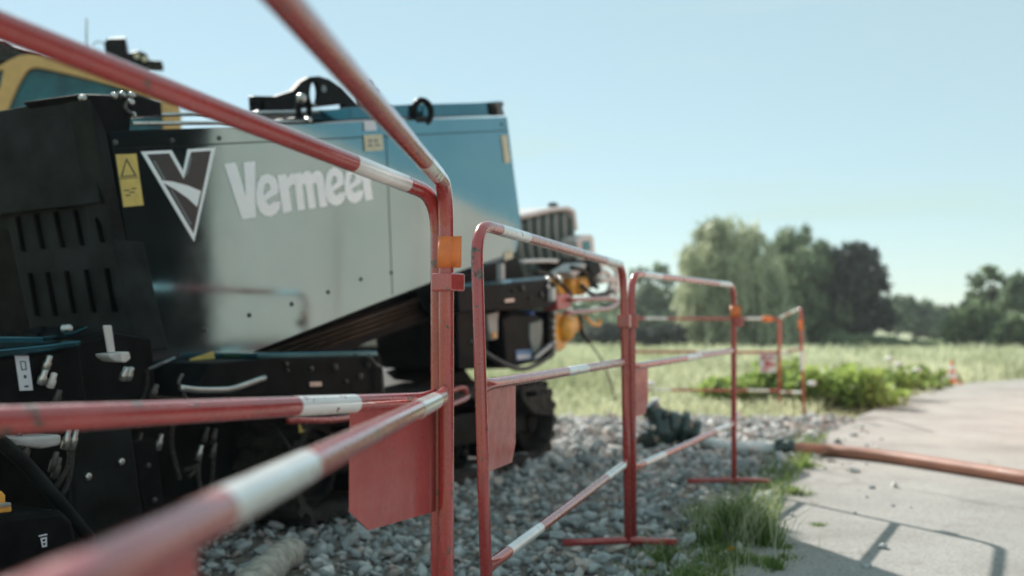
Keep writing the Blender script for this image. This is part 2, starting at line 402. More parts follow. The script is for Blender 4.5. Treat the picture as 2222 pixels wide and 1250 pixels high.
# the stones that show largest: each a piece of the gravel bed
protos2 = []
for _ in range(14):
    me = bpy.data.meshes.new('stone'); v = rock(RNG, IV2) if False else rock(RNG, IV1)
    me.from_pydata([tuple(p) for p in v], [], [tuple(int(i) for i in f) for f in IF1]); me.materials.append(M['stone'])
    a = me.attributes.new('tone', 'FLOAT', 'POINT'); a.data.foreach_set('value', np.full(len(v), RNG.uniform(.2, .95), dtype=np.float32)); protos2.append(me)
k = 0
while k < 230:
    px = RNG.uniform(440, 1800); py = RNG.uniform(905, 1250)
    P = G(px, py); ex = edge_x(P.y)
    if P.x > ex-.08 or P.y > 8.4 or P.y < 2.4: continue
    o = bpy.data.objects.new('stone', protos2[RNG.integers(14)]); COL.objects.link(o); o.parent = gravel
    s = RNG.uniform(.026, .048) if P.y < 5 else RNG.uniform(.04, .07)
    o.scale = (s, s, s); o.rotation_euler = (RNG.normal()*.5, RNG.normal()*.5, RNG.uniform(0, 6.3)); o.location = (P.x, P.y, .018+s*.15); k += 1
for px, py, s, tn in ((755, 1192, .075, .88), (1000+340, 1210, .06, .6), (1560, 985, .06, .9), (1720, 1000, .05, .95), (1380, 960, .07, .8)):
    P = G(px, py); o = bpy.data.objects.new('stone', protos2[int(s*100) % 14]); COL.objects.link(o); o.parent = gravel
    o.scale = (s, s*.8, s*.8); o.rotation_euler = (.3, .2, tn*5); o.location = (P.x, P.y, .03)

# ------------------------------------------------------------ barriers
def barrier(TL, BL, TR, BR, fl, fr, bands, label, plates=(), tapes=(), hooks=(), feet=(True, True), r=.0131, rc=.075):
    """TL.. corner points of the bent frame tube; fl/fr: share of the post length (from the top) where the rails meet it"""
    base = (BL+BR)/2; base.z = min(BL.z, BR.z)
    t = thing('site_barrier', base, label, 'barrier', 'red and white tube barriers along the gravel')
    X = (TR-TL).normalized(); dl = (BL-TL).normalized(); dr = (BR-TR).normalized()
    def arc(C, a, b_):      # fillet from C+a*rc to C+b*rc
        return [C+a*(rc*(1-u)**2)+b_*(rc*u**2)+(a+b_)*0 for u in (0, .15, .3, .45, .6, .75, .9, 1)]
    pts = [BL, BL.lerp(TL, .5)]+arc(TL, dl, X)+[TL.lerp(TR, .5)]+arc(TR, -X, dr)+[TR.lerp(BR, .5), BR]
    mk('frame_tube', tube(pts, r, 20), M['red'], t, smooth=1)
    segs = [(TL, TR)]; nrm = X.cross(Vector((0, 0, 1))).normalized()
    for a, b_ in zip(fl, fr):
        A = TL.lerp(BL, a); B = TR.lerp(BR, b_); segs.append((A, B)); L = (B-A).length
        q = [0, .012/L, .03/L, .055/L, .08/L, .5, 1-.08/L, 1-.055/L, 1-.03/L, 1-.012/L, 1]
        fl_ = [(.45, 1.55), (.5, 1.45), (.68, 1.25), (.9, 1.07), (1, 1), (1, 1), (1, 1), (.9, 1.07), (.68, 1.25), (.5, 1.45), (.45, 1.55)]
        mk('rail', tube([A.lerp(B, u) for u in q], r, 20, True, fl_), M['red'], t, smooth=1)
    for i, lst in enumerate(bands):
        A, B = segs[i]
        for p0, p1 in lst:
            if p0 < 2: u0, u1 = p0, p1
            else: u0, u1 = seg_at_px(A, B, p0), seg_at_px(A, B, p1)
            mk('reflective_band', tube([A.lerp(B, u0), A.lerp(B, (u0+u1)/2), A.lerp(B, u1)], r+.0005, 24), M['white'], t, smooth=2)
    for u0, u1, h, clipside in plates:      # on the middle rail
        A, B = segs[1]
        if u0 > 2 or u0 < 0: u0 = seg_at_px(A, B, u0)
        if u1 > 2 or u1 < 0: u1 = seg_at_px(A, B, u1)
        P0 = A.lerp(B, u0); P1 = A.lerp(B, u1); dn = Vector((0, 0, -1)); c = .045; XX = (P1-P0).normalized()
        top = r*.2
        poly = [P0+dn*top, P1+dn*top, P1+dn*h, P0+dn*h]
        if clipside == 'l': poly = [P0+dn*top, P1-XX*.02+dn*top, P1+dn*(top+.03), P1+dn*h, P0+XX*c*1.2+dn*h, P0+dn*(h-c*.75)]
        if clipside == 'r': poly = [P0+dn*top, P1+dn*top, P1+dn*(h-c*.9), P1-XX*c*.6+dn*h, P0+dn*h]
        mk('flag_plate', slab([p-nrm*.001 for p in poly], nrm*.002), M['redplate'], t)
    for C, ht, wd, side in tapes:           # wrapped tape with a loose end
        n = 16; V, F = [], []
        up = Vector((0, 0, ht)); ring = []
        for k in range(n+1):
            a = math.pi*(.78+.98*k/n); ring.append(C+Vector((math.cos(a), math.sin(a), 0))*(r+.0018))
        ring.append(C+Vector((wd*.72*side, -.0125, 0))); ring.append(C+Vector((wd*.88*side, -.013, 0))); ring.append(C+Vector((wd*1.02*side, -.011, .001)))
        ring2 = [p+Vector((0, .0012, 0)) for p in ring]
        m_ = len(ring)
        for j, q in ((0, -.5), (1, 0), (2, .5)):
            V += [p+up*q+Vector((.002*noise.noise(p*60+Vector((j, 0, 0))), 0, 0)) for p in ring]
        for j in range(2):
            for i in range(m_-1): F.append((j*m_+i, j*m_+i+1, (j+1)*m_+i+1, (j+1)*m_+i))
        o = mk('tape_wrap', (V, F), M['orange'], t, smooth=2)
        so_ = o.modifiers.new('thick', 'SOLIDIFY'); so_.thickness = .0012
    for C, ht, ang in hooks:
        ax = Vector((math.cos(ang), math.sin(ang), 0)); ay = Vector((-ax.y, ax.x, 0))
        mk('coupling_collar', box(C, ax*.044, ay*.038, Vector((0, 0, ht))), M['red'], t, bevel=.003)
    for has, Bp in zip(feet, (BL, BR)):
        if has:
            f0 = Bp-nrm*.19+Vector((0, 0, .004)); f1 = Bp+nrm*.19+Vector((0, 0, .004))
            if has == 2:
                f0 = Bp+Vector((-.23, -.03, .022)); f1 = Bp+Vector((.17, .0, .018))
            mk('foot_bar', tube([f0, Bp+Vector((0, 0, .026)), f1], .0125, 12), M['red'], t, smooth=1)
    return t
def ext(A, B, L):   # from A through B, L metres long
    return A+(B-A).normalized()*L
# first: runs from the joint post off to the left
At, Am = PT(951, 426, 1.70), PT(951, 867, 1.70)
Atl, Aml = ext(At, PT(0, 55, .88), 1.5), ext(Am, PT(0, 913, .88), 1.5)
Abr = At+(Am-At).normalized()*1.0; Abl = Atl+(Aml-Atl).normalized()*1.0
barrier(Atl, Abl, At, Abr, [(Aml-Atl).length, .72], [(Am-At).length, .72],
        [[(765, 880)], [(640, 768)], []], 'nearest tube barrier crossing the left of the view in front of the black panel',
        plates=[(760, 951, .187, 'l')], rc=.07)
# second: from the same joint straight back past the camera
p = PT(704, 100, .855); q = PT(704, 992, .855); dirB = Vector((-.0606, -.998, 0)).normalized()
Bt0 = PT(968, 402, 1.675); Bm0 = PT(968, 858, 1.675); Bb0 = PT(968, 1715, 1.675)
Bt1 = Bt0+(p-Bt0).normalized()*1.48; Bm1 = Bm0+(q-Bm0).normalized()*1.48; Bb1 = Bt1+(Bm1-Bt1).normalized()*1.0
B0len = (Bb0-Bt0).length
barrier(Bt1, Bb1, Bt0, Bb0, [(Bm1-Bt1).length, .72], [(Bm0-Bt0).length/B0len, .72],
        [[(921, 947)], [(474, 662), (905, 943)], []], 'blurred tube barrier running past the lens from the post with the large orange tape',
        plates=[(0.02, 425, .2, 'r')],
        tapes=[(PT(968, 548, 1.675), .053, .026, 1)], hooks=[(PT(972, 613, 1.672), .030, R(-38))], rc=.075)
# third, with the tall left post
b2 = dict(TL=PT(1033, 484, 2.13), BL=PT(1062, 1500, 2.10), TR=PT(1352, 576, 3.5), BR=PT(1363, 1188, 3.5))
barrier(b2['TL'], b2['BL'], b2['TR'], b2['BR'], [(845-484)/1016, (1240-484)/1016], [(787-576)/612, (1006-576)/612],
        [[(1083, 1143), (1311, 1346)], [(1228, 1270)], [(1102, 1171), (1315, 1351)]],
        'third tube barrier with scratched left post and full red plate beside the bent joint',
        plates=[(0.0, 1118, .188, 'r')], feet=(True, 2), hooks=[(PT(1355, 697, 3.5), .045, R(-20))], rc=.085)
barrier(PT(1370, 593, 3.56), PT(1374, 1185, 3.56), PT(1592, 619, 4.85), PT(1593, 1052, 4.85), [(798-593)/592, (1019-593)/592], [(761-619)/433, (919-619)/433],
        [[(1393, 1432), (1557, 1583)], [(1487, 1518)], [(1397, 1440), (1551, 1580)]],
        'fourth tube barrier standing between gravel and green tuft with orange tape on its right post',
        plates=[(0.0, 1405, .18, 'r')], feet=(False, 2),
        tapes=[(PT(1592, 677, 4.85), .058, .03, 1)], hooks=[(PT(1603, 699, 4.84), .045, R(-20)), (PT(1371, 697, 3.56), .05, R(-10))], rc=.085)
D4 = 9.7
b4 = barrier(PT(1366, 691, D4), PT(1366, 912, D4), PT(1690, 692, D4), PT(1692, 914, D4), [(763-691)/221, (846-691)/221], [(765-692)/222, (848-692)/222],
        [[(1400, 1448), (1618, 1652)], [(1512, 1560)], [(1410, 1456), (1622, 1668)]],
        'farthest long tube barrier facing us, with small patterned plate and orange ribbon', feet=(False, False), rc=.06)
# small patterned plate and ribbon on the far barrier
A_ = PT(1648, 768, D4); B_ = PT(1684, 768, D4); C_ = PT(1684, 808, D4-.02); E_ = PT(1648, 808, D4-.02)
mk('notice_plate', slab([A_, B_, C_, E_], Vector((0, .004, 0))), M['whitelabel'], b4)
for x0, y0, x1, y1 in ((1653, 772, 1661, 780), (1664, 774, 1680, 778), (1660, 783, 1670, 796), (1672, 788, 1681, 794), (1653, 799, 1666, 804)):
    mk('printed_mark', slab([PT(x0, y0, D4-.025), PT(x1, y0, D4-.025), PT(x1, y1, D4-.025), PT(x0, y1, D4-.025)], Vector((0, .002, 0))), M['redplate'], b4)
mk('tape_wrap', tube([PT(1652, 692, D4), PT(1658, 692, D4), PT(1666, 693, D4), PT(1677, 692, D4)], [.018, .027, .029, .02], 12), M['orange'], b4, smooth=1)
barrier(PT(1692, 690, 9.75), PT(1692, 914, 9.75), PT(1737, 669, 8.7), PT(1745, 918, 8.7), [(768-690)/224, (851-690)/224], [(756-669)/249, (852-669)/249],
        [[(1694, 1706), (1718, 1732)], [(1695, 1712)], [(1695, 1708), (1722, 1741)]],
        'last tube barrier, seen nearly end on at the edge of the weeds', feet=(False, False),
        tapes=[(PT(1738, 705, 8.7), .09, .026, -1)], rc=.06)
b5 = [o_ for o_ in bpy.data.objects if o_.name.startswith('site_barrier')][-1]
mk('reflective_band', tube([PT(1740, 762, 8.69), PT(1741, 804, 8.69)], .0175, 14), M['white'], b5, smooth=2)

# ------------------------------------------------------------ drilling rig
HD = R(25); DD = Vector((math.sin(HD), math.cos(HD), 0)); NN = Vector((math.cos(HD), -math.sin(HD), 0)); ZZ = Vector((0, 0, 1))
PM = G(1100, 1020)
def sp_(px, py, w=0.0): return PL(px, py, PM+NN*w, NN)
def poly(pts, w=0.0): return [sp_(x, y, w) for x, y in pts]
rig = thing('drilling_rig', PM-DD*1.3-NN*.6, 'large black tracked drilling rig with white lettering behind the barriers', 'drilling rig')
def rp(name, vf, mat, smooth=False, bevel=.004, parent=None): return mk(name, vf, mat, parent or rig, smooth, bevel)
def rslab(name, pts, w, depth, mat, bevel=.004, holes=(), parent=None, smooth=False):
    return rp(name, slab(poly(pts, w), -NN*depth, [poly(h, w) for h in holes]), mat, smooth, bevel, parent)
def rtube(name, pts, w, rpx, mat, curved=True, n=10, parent=None):
    P = [sp_(p[0], p[1], p[2] if len(p) > 2 else w) for p in pts]
    r = rpx*P[0].y/FPX
    return rp(name, tube(spline(P, 6) if curved and len(P) > 2 else P, r, n), mat, 1, 0, parent)
# hood
LEAN = R(0.0)
HN = (NN*math.cos(LEAN)-ZZ*math.sin(LEAN)).normalized(); HP = sp_(480, 790, 0)
def hp_(px, py, k=0.0): return PL(px, py, HP+HN*k, HN)
def hpoly(pts, k=0.0): return [hp_(x, y, k) for x, y in pts]
hood_out = [(236, 285), (700, 268), (1100, 254), (1131, 492), (1119, 546), (1012, 583), (905, 624), (800, 664), (640, 727), (478, 791), (392, 812), (322, 806)]
side = rp('hood_side', slab(hpoly(hood_out, -.02), -HN*.02), M['black'], bevel=.003)
# the polished skin is pressed with a slight crown towards its far top corner
La, Lb = hp_(690, 285), hp_(1131, 495); Ld = (Lb-La).normalized(); Ln = HN.cross(Ld).normalized()
if Ln.z < 0: Ln = -Ln
def crown(P):
    q = max(0., (P-La).dot(Ln)); k = .04; q1 = .3
    d = .5*k*q*q if q < q1 else .5*k*q1*q1+k*q1*(q-q1)
    return P-HN*d
bm_ = bmesh.new(); vs_ = [bm_.verts.new(p) for p in hpoly(hood_out, 0)]; bm_.faces.new(vs_)
c0 = hp_(236, 285); e1 = (hp_(1119, 546)-hp_(322, 806)).normalized(); e2 = HN.cross(e1).normalized()
for e_, lo_, hi_ in ((e1, -.6, 4.2), (e2, -1.6, 1.6)):
    u_ = lo_
    while u_ < hi_:
        bmesh.ops.bisect_plane(bm_, geom=bm_.verts[:]+bm_.edges[:]+bm_.faces[:], plane_co=c0+e_*u_, plane_no=e_); u_ += .04
hv = [crown(v.co.copy()) for v in bm_.verts]; bm_.verts.index_update(); hf = [tuple(v.index for v in f.verts) for f in bm_.faces]; bm_.free()
rp('hood_skin', (hv, hf), M['hood'], 1, 0, side)
body = rslab('hood_core', [(250, 292), (1092, 264), (1120, 490), (1108, 540), (800, 655), (478, 780), (330, 790)], -.06, 1.15, M['black'])
# seams, screws
for a, b_ in (((250, 323), (1105, 283)), ((838, 290), (852, 640))):
    A, B = hp_(*a, .0012), hp_(*b_, .0012); u = (B-A).normalized().cross(HN)*.0022
    pp = [A.lerp(B, i/24) for i in range(25)]
    rp('panel_seam', ([crown(p-u) for p in pp]+[crown(p+u) for p in pp], [(i, i+1, 26+i, 25+i) for i in range(24)]), M['matte'], bevel=0, parent=side)
for x, y in ((541, 684), (633, 660), (712, 634), (783, 606), (849, 592), (250, 309), (373, 305), (476, 300), (443, 716), (1090, 270)):
    rp('screw', lathe(crown(hp_(x, y, 0)), HN, [(0, .009), (.004, .008), (.006, .004)], 12), M['dsteel'], 1, 0, side)
# lettering and marks traced on the hood plane
def zp(l, k=.0016): return [hp_(240+x/3.703, 300+y/3.703, k) for x, y in l]
def mark(name, outl, mat, k=.0016, holes=(), parent=None):
    return rp(name, slab(zp(outl, k), -HN*.0012, [zp(h, k) for h in holes]), mat, bevel=0, parent=parent or side)
V_ = [(912, 205), (1005, 195), (1088, 470), (1068, 195), (1160, 185), (1165, 635), (1055, 646)]
R1 = [(1338, 298), (1412, 288), (1418, 325), (1440, 290), (1472, 278), (1482, 368), (1450, 375), (1432, 402), (1457, 586), (1385, 600)]
MM = [(1466, 288), (1530, 275), (1536, 295), (1562, 266), (1600, 264), (1616, 290), (1645, 259), (1690, 268), (1710, 315), (1741, 546), (1680, 556), (1655, 370), (1637, 352), (1626, 378), (1650, 560), (1591, 568), (1566, 382), (1550, 362), (1541, 388), (1562, 572), (1503, 580)]
R2 = [(2010, 258), (2066, 248), (2072, 272), (2096, 242), (2122, 238), (2127, 312), (2085, 332), (2106, 492), (2046, 500)]
for nm, l in (('letter_v', V_), ('letter_r', R1), ('letter_m', MM), ('letter_r', R2)): mark(nm, l, M['letter'])
EO = [(1345, 440), (1350, 395), (1335, 335), (1298, 298), (1255, 287), (1208, 305), (1180, 360), (1168, 440), (1174, 530), (1198, 590), (1238, 622), (1285, 628), (1330, 606), (1360, 560), (1366, 508), (1300, 515), (1283, 535), (1262, 528), (1244, 498)]
EH = [(1230, 462), (1226, 415), (1238, 372), (1260, 358), (1280, 375), (1284, 412)]
for cx, cy, hx, hy in ((1267, 458, 99, 170), (1806, 389, 82, 153), (1955, 372, 76, 148)):
    f = lambda l: [(cx+(x-1267)/99*hx, cy+(y-458)/170*hy) for x, y in l]
    mark('letter_e', f(EO), M['letter'], holes=[f(EH)])
LO = [(243, 107), (490, 96), (584, 262), (620, 88), (843, 75), (672, 832)]
LI = [(292, 130), (472, 121), (588, 326), (646, 111), (808, 100), (668, 768)]
mark('emblem_fill', [(294, 131), (471, 122), (587, 328), (647, 112), (806, 101), (668, 765)], M['logofill'], .0006)
em = mark('emblem_outline', LO, M['letter'], holes=[LI])
mark('emblem_swoosh', [(415, 338), (500, 348), (620, 380), (726, 424), (695, 552), (620, 482), (520, 412), (432, 362)], M['letter'], .002)
mark('emblem_streak', [(478, 408), (500, 418), (655, 690), (640, 698)], M['greyprint'], .0019)
mark('emblem_streak', [(340, 180), (362, 182), (444, 330), (425, 332)], M['greyprint'], .0019)
mark('emblem_streak', [(632, 150), (655, 150), (622, 290), (596, 310)], M['greyprint'], .0019)
lb = mark('warning_label', [(42, 130), (208, 124), (266, 538), (106, 554)], M['yellowlabel'], .002)
mark('warning_print', [(128, 158), (212, 305), (80, 312)], M['print'], .0028, holes=[[(129, 182), (194, 296), (96, 302)]], parent=None)
mark('warning_print', [(70, 322), (222, 314), (223, 319), (71, 328)], M['print'], .0028)
for x, y in ((110, 415), (150, 430), (120, 455), (165, 400)):
    mark('warning_print', [(x, y), (x+42, y-3), (x+44, y+7), (x+2, y+10)], M['print'], .0028)
for nm, l, m_ in (('cream_label', [(789, 293), (829, 291), (832, 326), (792, 329)], 'creamlabel'), ('white_label', [(790, 262), (816, 261), (818, 283), (791, 284)], 'whitelabel'),
                  ('tan_label', [(1089, 294), (1101, 293), (1109, 353), (1096, 354)], 'creamlabel'), ('yellow_label', [(412, 779), (463, 762), (468, 785), (421, 806)], 'yellowlabel'),
                  ('cream_label', [(1093, 549), (1112, 543), (1114, 560), (1096, 566)], 'creamlabel')):
    rp(nm, slab([crown(p) for p in hpoly(l, .004)], -HN*.001), M[m_], bevel=0, parent=side)
for x, y in ((800, 303), (812, 303), (800, 313), (815, 312)):
    rp('label_print', slab([crown(p) for p in hpoly([(x, y), (x+8, y), (x+8, y+5), (x, y+5)], .0048)], -HN*.001), M['greyprint'], bevel=0, parent=side)
for x, y in ((425, 781), (438, 779), (450, 775)):
    rp('label_print', slab(hpoly([(x, y), (x+7, y-2), (x+8, y+5), (x+1, y+7)], .0028), -HN*.001), M['print'], bevel=0, parent=side)
# rear end with louvres, seen on the far left
CP = sp_(235, 500, -.02)
def ep(px, py, k=0.0): return PL(px, py, CP-DD*k, DD)
def eslab(name, pts, k, depth, mat, bevel=.003, parent=None): return rp(name, slab([ep(x, y, k) for x, y in pts], DD*depth), mat, bevel=bevel, parent=parent)
lp = eslab('louvre_panel', [(-60, 262), (190, 225), (225, 430), (300, 760), (78, 772), (20, 500), (-40, 480)], 0, .12, M['matte'])
eslab('rear_cover', [(-120, 262), (176, 207), (196, 300), (216, 440), (20, 462), (-120, 480)], .035, .03, M['matte'], .004)
for (a, b_, c_, d_) in ((35, 470, 48, 545), (75, 465, 90, 540), (117, 460, 134, 537), (160, 455, 176, 532), (203, 450, 220, 526),
                       (62, 592, 78, 686), (100, 590, 118, 686), (141, 588, 158, 680), (184, 585, 201, 678), (228, 582, 246, 677)):
    eslab('louvre_slot', [(a-3, b_), (a+4, b_), (c_+4, d_), (c_-3, d_)], .008, .006, M['slot'], 0, parent=lp)
rp('corner_post', slab([sp_(x, y, .0) for x, y in ((196, 214), (232, 290), (325, 800), (300, 800))], -NN*.1), M['matte'])
# bits on top at the rear corner
rslab('top_bracket', [(172, 204), (300, 207), (350, 222), (352, 250), (285, 255), (282, 285), (230, 290), (205, 235)], -.08, .25, M['black'])
for i, (x, y) in enumerate(((176, 213), (245, 208), (262, 206), (283, 206), (281, 222), (285, 250))):
    rp('bolt', lathe(sp_(x, y, -.06), NN, [(0, .011), (.012, .010), (.014, .004)], 10), M['steel'], 1, 0)
rtube('hose', [(255, 205), (275, 215), (272, 235), (290, 250)], -.05, 4, M['dsteel'])
rtube('hand_rail', [(288, 250), (480, 247), (690, 243)], -.12, 5, M['steel'], False)
rtube('hand_rail', [(288, 268), (480, 267), (660, 264)], -.02, 5, M['steel'], False)
rslab('rail_bracket', [(560, 240), (800, 236), (800, 262), (560, 262)], -.2, .1, M['gloss'])
# beam along the hood top
bmT = rslab('top_beam', [(760, 233), (902, 226), (902, 254), (760, 260)], -.05, .3, M['beam'])
rslab('top_beam', [(918, 226), (1040, 223), (1086, 219), (1096, 250), (918, 254)], -.05, .3, M['beam'])
rslab('end_bracket', [(1076, 222), (1092, 220), (1094, 228), (1088, 236), (1096, 250), (1080, 250)], -.02, .05, M['dsteel'])
rp('lifting_ring', torus(sp_(917, 243, -.02), NN*.55+DD*.83, ZZ, .045, .055, .016), M['black'], 1, 0)
rslab('ring_pad', [(902, 255), (932, 254), (932, 266), (903, 267)], .0, .05, M['black'])
# lifting plate with cut-outs
def oval(cx, cy, rx, ry, rot=0, n=16):
    return [(cx+rx*math.cos(a)*math.cos(rot)-ry*math.sin(a)*math.sin(rot), cy+rx*math.cos(a)*math.sin(rot)+ry*math.sin(a)*math.cos(rot)) for a in [2*math.pi*k/n for k in range(n)]]
rslab('lifting_plate', [(551, 208), (598, 209), (636, 197), (655, 176), (672, 167), (692, 165), (715, 172), (742, 190), (772, 222), (800, 262), (553, 262)], -.45, .03, M['black'], .003,
      [oval(684, 202, 11, 27), [(612, 242), (746, 226), (749, 238), (612, 254)], oval(569, 230, 4, 16)])
rp('tag_mark', torus(sp_(703, 193, -.445), DD, ZZ, .012, .012, .003, 14, 6), M['whitelabel'], 1, 0)
rslab('rear_lug', [(792, 178), (806, 174), (812, 190), (822, 196), (822, 262), (790, 262)], -.6, .05, M['black'])
rp('lifting_shackle', torus(sp_(659, 238, -.06), DD, ZZ, .035, .05, .012), M['black'], 1, 0)
rslab('shackle_base', [(640, 255), (680, 254), (678, 274), (644, 275)], -.03, .1, M['black'])
rp('bolt', lathe(sp_(650, 214, -.05), NN, [(0, .02), (.02, .018), (.024, .006)], 12), M['steel'], 1, 0)
rp('bolt', lathe(sp_(664, 262, -.03), NN, [(0, .014), (.02, .012), (.024, .006)], 12), M['steel'], 1, 0)
# thrust frame and drill pipes under the hood
rslab('thrust_frame', [(380, 840), (478, 796), (800, 668), (905, 632), (1012, 592), (1122, 554), (1140, 605), (980, 660), (950, 690), (800, 742), (680, 792), (520, 812), (420, 860)], -.12, .7, M['black'])
for i in range(4):
    rtube('drill_pipe', [(540+i*6, 778+i*9), (952, 634+i*10)], -.06-i*.02, 6, M['rust'], False)
rp('bolt', lathe(sp_(922, 655, -.08), NN, [(0, .016), (.02, .015), (.026, .008)], 12), M['palepl'], 1, 0)
rslab('pivot_plate', [(900, 632), (1000, 592), (1040, 640), (1030, 700), (955, 690), (920, 668)], -.05, .05, M['black'])
# undercarriage box with bolt heads
rslab('stake_box', [(455, 788), (600, 776), (822, 772), (832, 852), (700, 858), (420, 862)], .18, .34, M['black'], .006)
rslab('stake_box_top', [(560, 767), (818, 761), (822, 773), (560, 779)], .17, .3, M['beam'], .004)
for x, y, r_ in ((726, 797, .013), (797, 794, .013), (781, 817, .014), (750, 828, .009), (674, 800, .009), (620, 790, .008), (622, 804, .006)):
    rp('bolt', lathe(sp_(x, y, .18), NN, [(0, r_), (.008, r_*.95), (.01, r_*.5)], 12), M['dsteel'], 1, 0)
rslab('maker_plate', [(672, 829), (698, 828), (699, 838), (673, 839)], .184, .004, M['steel'], 0)
rtube('latch_rod', [(800, 772), (812, 790), (826, 802), (830, 855)], .2, 5, M['dsteel'])
rtube('grab_handle', [(392, 842), (430, 846), (480, 846), (510, 842), (574, 820)], .24, 7.5, M['steel'])
rtube('grab_stay', [(396, 812), (388, 830), (396, 845), (404, 870)], .23, 4, M['dsteel'])
rtube('blue_edge', [(322, 802), (378, 777)], .16, 5, M['gloss'], False)
# control boxes at the rear
cb = rslab('control_box', [(-40, 778), (96, 764), (172, 752), (196, 905), (-40, 930)], .22, .5, M['black'], .008)
rslab('box_lid', [(-40, 762), (100, 748), (176, 738), (176, 750), (100, 764), (-40, 780)], .24, .52, M['beam'], .004)
rslab('white_label', [(33, 772), (62, 772), (72, 847), (44, 848)], .224, .003, M['whitelabel'], 0, parent=cb)
rslab('label_print', [(43, 783), (56, 783), (59, 803), (47, 804)], .2255, .001, M['greyprint'], 0, parent=cb, holes=[[(46, 786), (54, 786), (56, 800), (49, 801)]])
rslab('label_print', [(52, 814), (57, 814), (58, 821), (53, 821)], .2255, .001, M['print'], 0, parent=cb)
rslab('label_print', [(53, 837), (62, 836), (62, 840), (54, 841)], .2255, .001, M['print'], 0, parent=cb)
rslab('valve_box', [(160, 745), (250, 722), (330, 735), (345, 900), (180, 905)], .12, .5, M['black'], .008)
rslab('box_strip', [(90, 732), (155, 722), (190, 708), (190, 714), (157, 730), (92, 739)], .1, .2, M['beam'], .002)
rp('bolt', lathe(sp_(139, 713, .1), NN, [(0, .012), (.02, .012), (.026, .006)], 12), M['steel'], 1, 0)
lv = rslab('control_lever', [(229, 706), (243, 706), (251, 764), (239, 766)], .26, .012, M['palepl'], .003)
rslab('lever_head', [(235, 768), (262, 766), (264, 786), (250, 784), (238, 776)], .28, .05, M['greyhose'], .004)
rslab('lever_head', [(264, 765), (281, 763), (285, 778), (274, 787), (266, 786)], .285, .05, M['palepl'], .004)
for x, y in ((270, 811), (281, 811), (103, 787), (93, 818), (113, 825), (124, 862), (335, 848)):
    rp('hose_fitting', lathe(sp_(x, y, .24), NN*.4+ZZ*.9, [(-.02, .007), (-.018, .011), (.0, .011), (.004, .008), (.018, .008), (.02, .004)], 10), M['steel' if x in (270, 281, 93, 103) else 'dsteel' if x != 113 else 'palepl'], 1, 0)
rtube('hose', [(118, 790), (128, 815), (126, 850), (135, 900)], .2, 7, M['rubber'])
rtube('hose', [(320, 800), (318, 840), (305, 880), (300, 930)], .15, 4, M['rubber'])
# below the near rail
rslab('chassis_side', [(-60, 900), (350, 872), (840, 855), (1010, 800), (1060, 870), (900, 960), (700, 1060), (500, 1150), (300, 1240), (-60, 1330)], -.25, .8, M['matte'], .01)
pl = rslab('skid_plate', [(150, 940), (285, 925), (310, 1112), (322, 1180), (170, 1200), (160, 1060)], .2, .02, M['matte'], .006)
for x, y in ((189, 1034), (261, 1002)): rp('bolt', lathe(sp_(x, y, .2), NN, [(0, .011), (.008, .010), (.01, .005)], 10), M['steel'], 1, 0, pl)
pl = rslab('skid_plate', [(292, 960), (338, 950), (362, 1140), (318, 1150)], .16, .02, M['black'], .004)
for x, y in ((320, 1010), (334, 1085)): rp('bolt', lathe(sp_(x, y, .16), NN, [(0, .009), (.006, .008), (.008, .004)], 10), M['dsteel'], 1, 0, pl)
rtube('boom_tube', [(-40, 925), (5, 962), (60, 1012), (140, 1104), (195, 1172)], .34, 16, M['matte'])
cs = rslab('hose_case', [(-60, 1128), (60, 1112), (138, 1106), (160, 1128), (172, 1180), (176, 1300), (-60, 1320)], .42, .4, M['black'], .015)
rslab('case_print', [(84, 1162), (102, 1158), (103, 1161), (85, 1165)], .422, .001, M['whitelabel'], 0, parent=cs)
rslab('case_print', [(88, 1168), (102, 1165), (102, 1186), (92, 1188)], .422, .001, M['whitelabel'], 0, parent=cs, holes=[[(92, 1171), (99, 1169), (99, 1174), (93, 1176)], [(93, 1179), (99, 1177), (99, 1182), (94, 1184)]])
rslab('yellow_latch', [(-20, 1062), (6, 1066), (13, 1074), (13, 1090), (27, 1100), (27, 1111), (-20, 1116)], .45, .04, M['castyellow'], .004)
rslab('latch_clip', [(0, 1092), (24, 1090), (26, 1098), (2, 1102)], .455, .02, M['steel'], .002)
rslab('valve_bank', [(20, 948), (100, 946), (135, 942), (134, 966), (95, 974), (40, 966)], .3, .1, M['greyhose'], .008)
for x, y in ((40, 955), (145, 950), (161, 950), (57, 978), (118, 1000), (124, 1012), (447, 942), (465, 945), (434, 980), (464, 975), (347, 957), (303, 955)):
    rp('hose_fitting', lathe(sp_(x, y, .28 if x < 200 else .05), NN*.3+ZZ, [(-.03, .006), (-.028, .010), (.0, .010), (.004, .007), (.022, .007), (.024, .003)], 10), M['steel' if x in (145, 161, 434, 347) else 'dsteel'], 1, 0)
for a in ([(150, 955), (148, 1010), (120, 1060)], [(160, 960), (150, 1040), (130, 1085)], [(434, 985), (430, 1030), (440, 1080)], [(464, 980), (460, 1040), (450, 1090)], [(600, 930), (640, 1000), (620, 1060)], [(400, 1020), (430, 1012), (410, 1035)], [(380, 900), (372, 960), (390, 1040)]):
    rtube('hose', a, .24 if a[0][0] < 200 else .04, 5, M['rubber'])
rslab('yellow_label', [(648, 922), (660, 919), (665, 935), (650, 940)], .02, .003, M['yellowlabel'], 0)
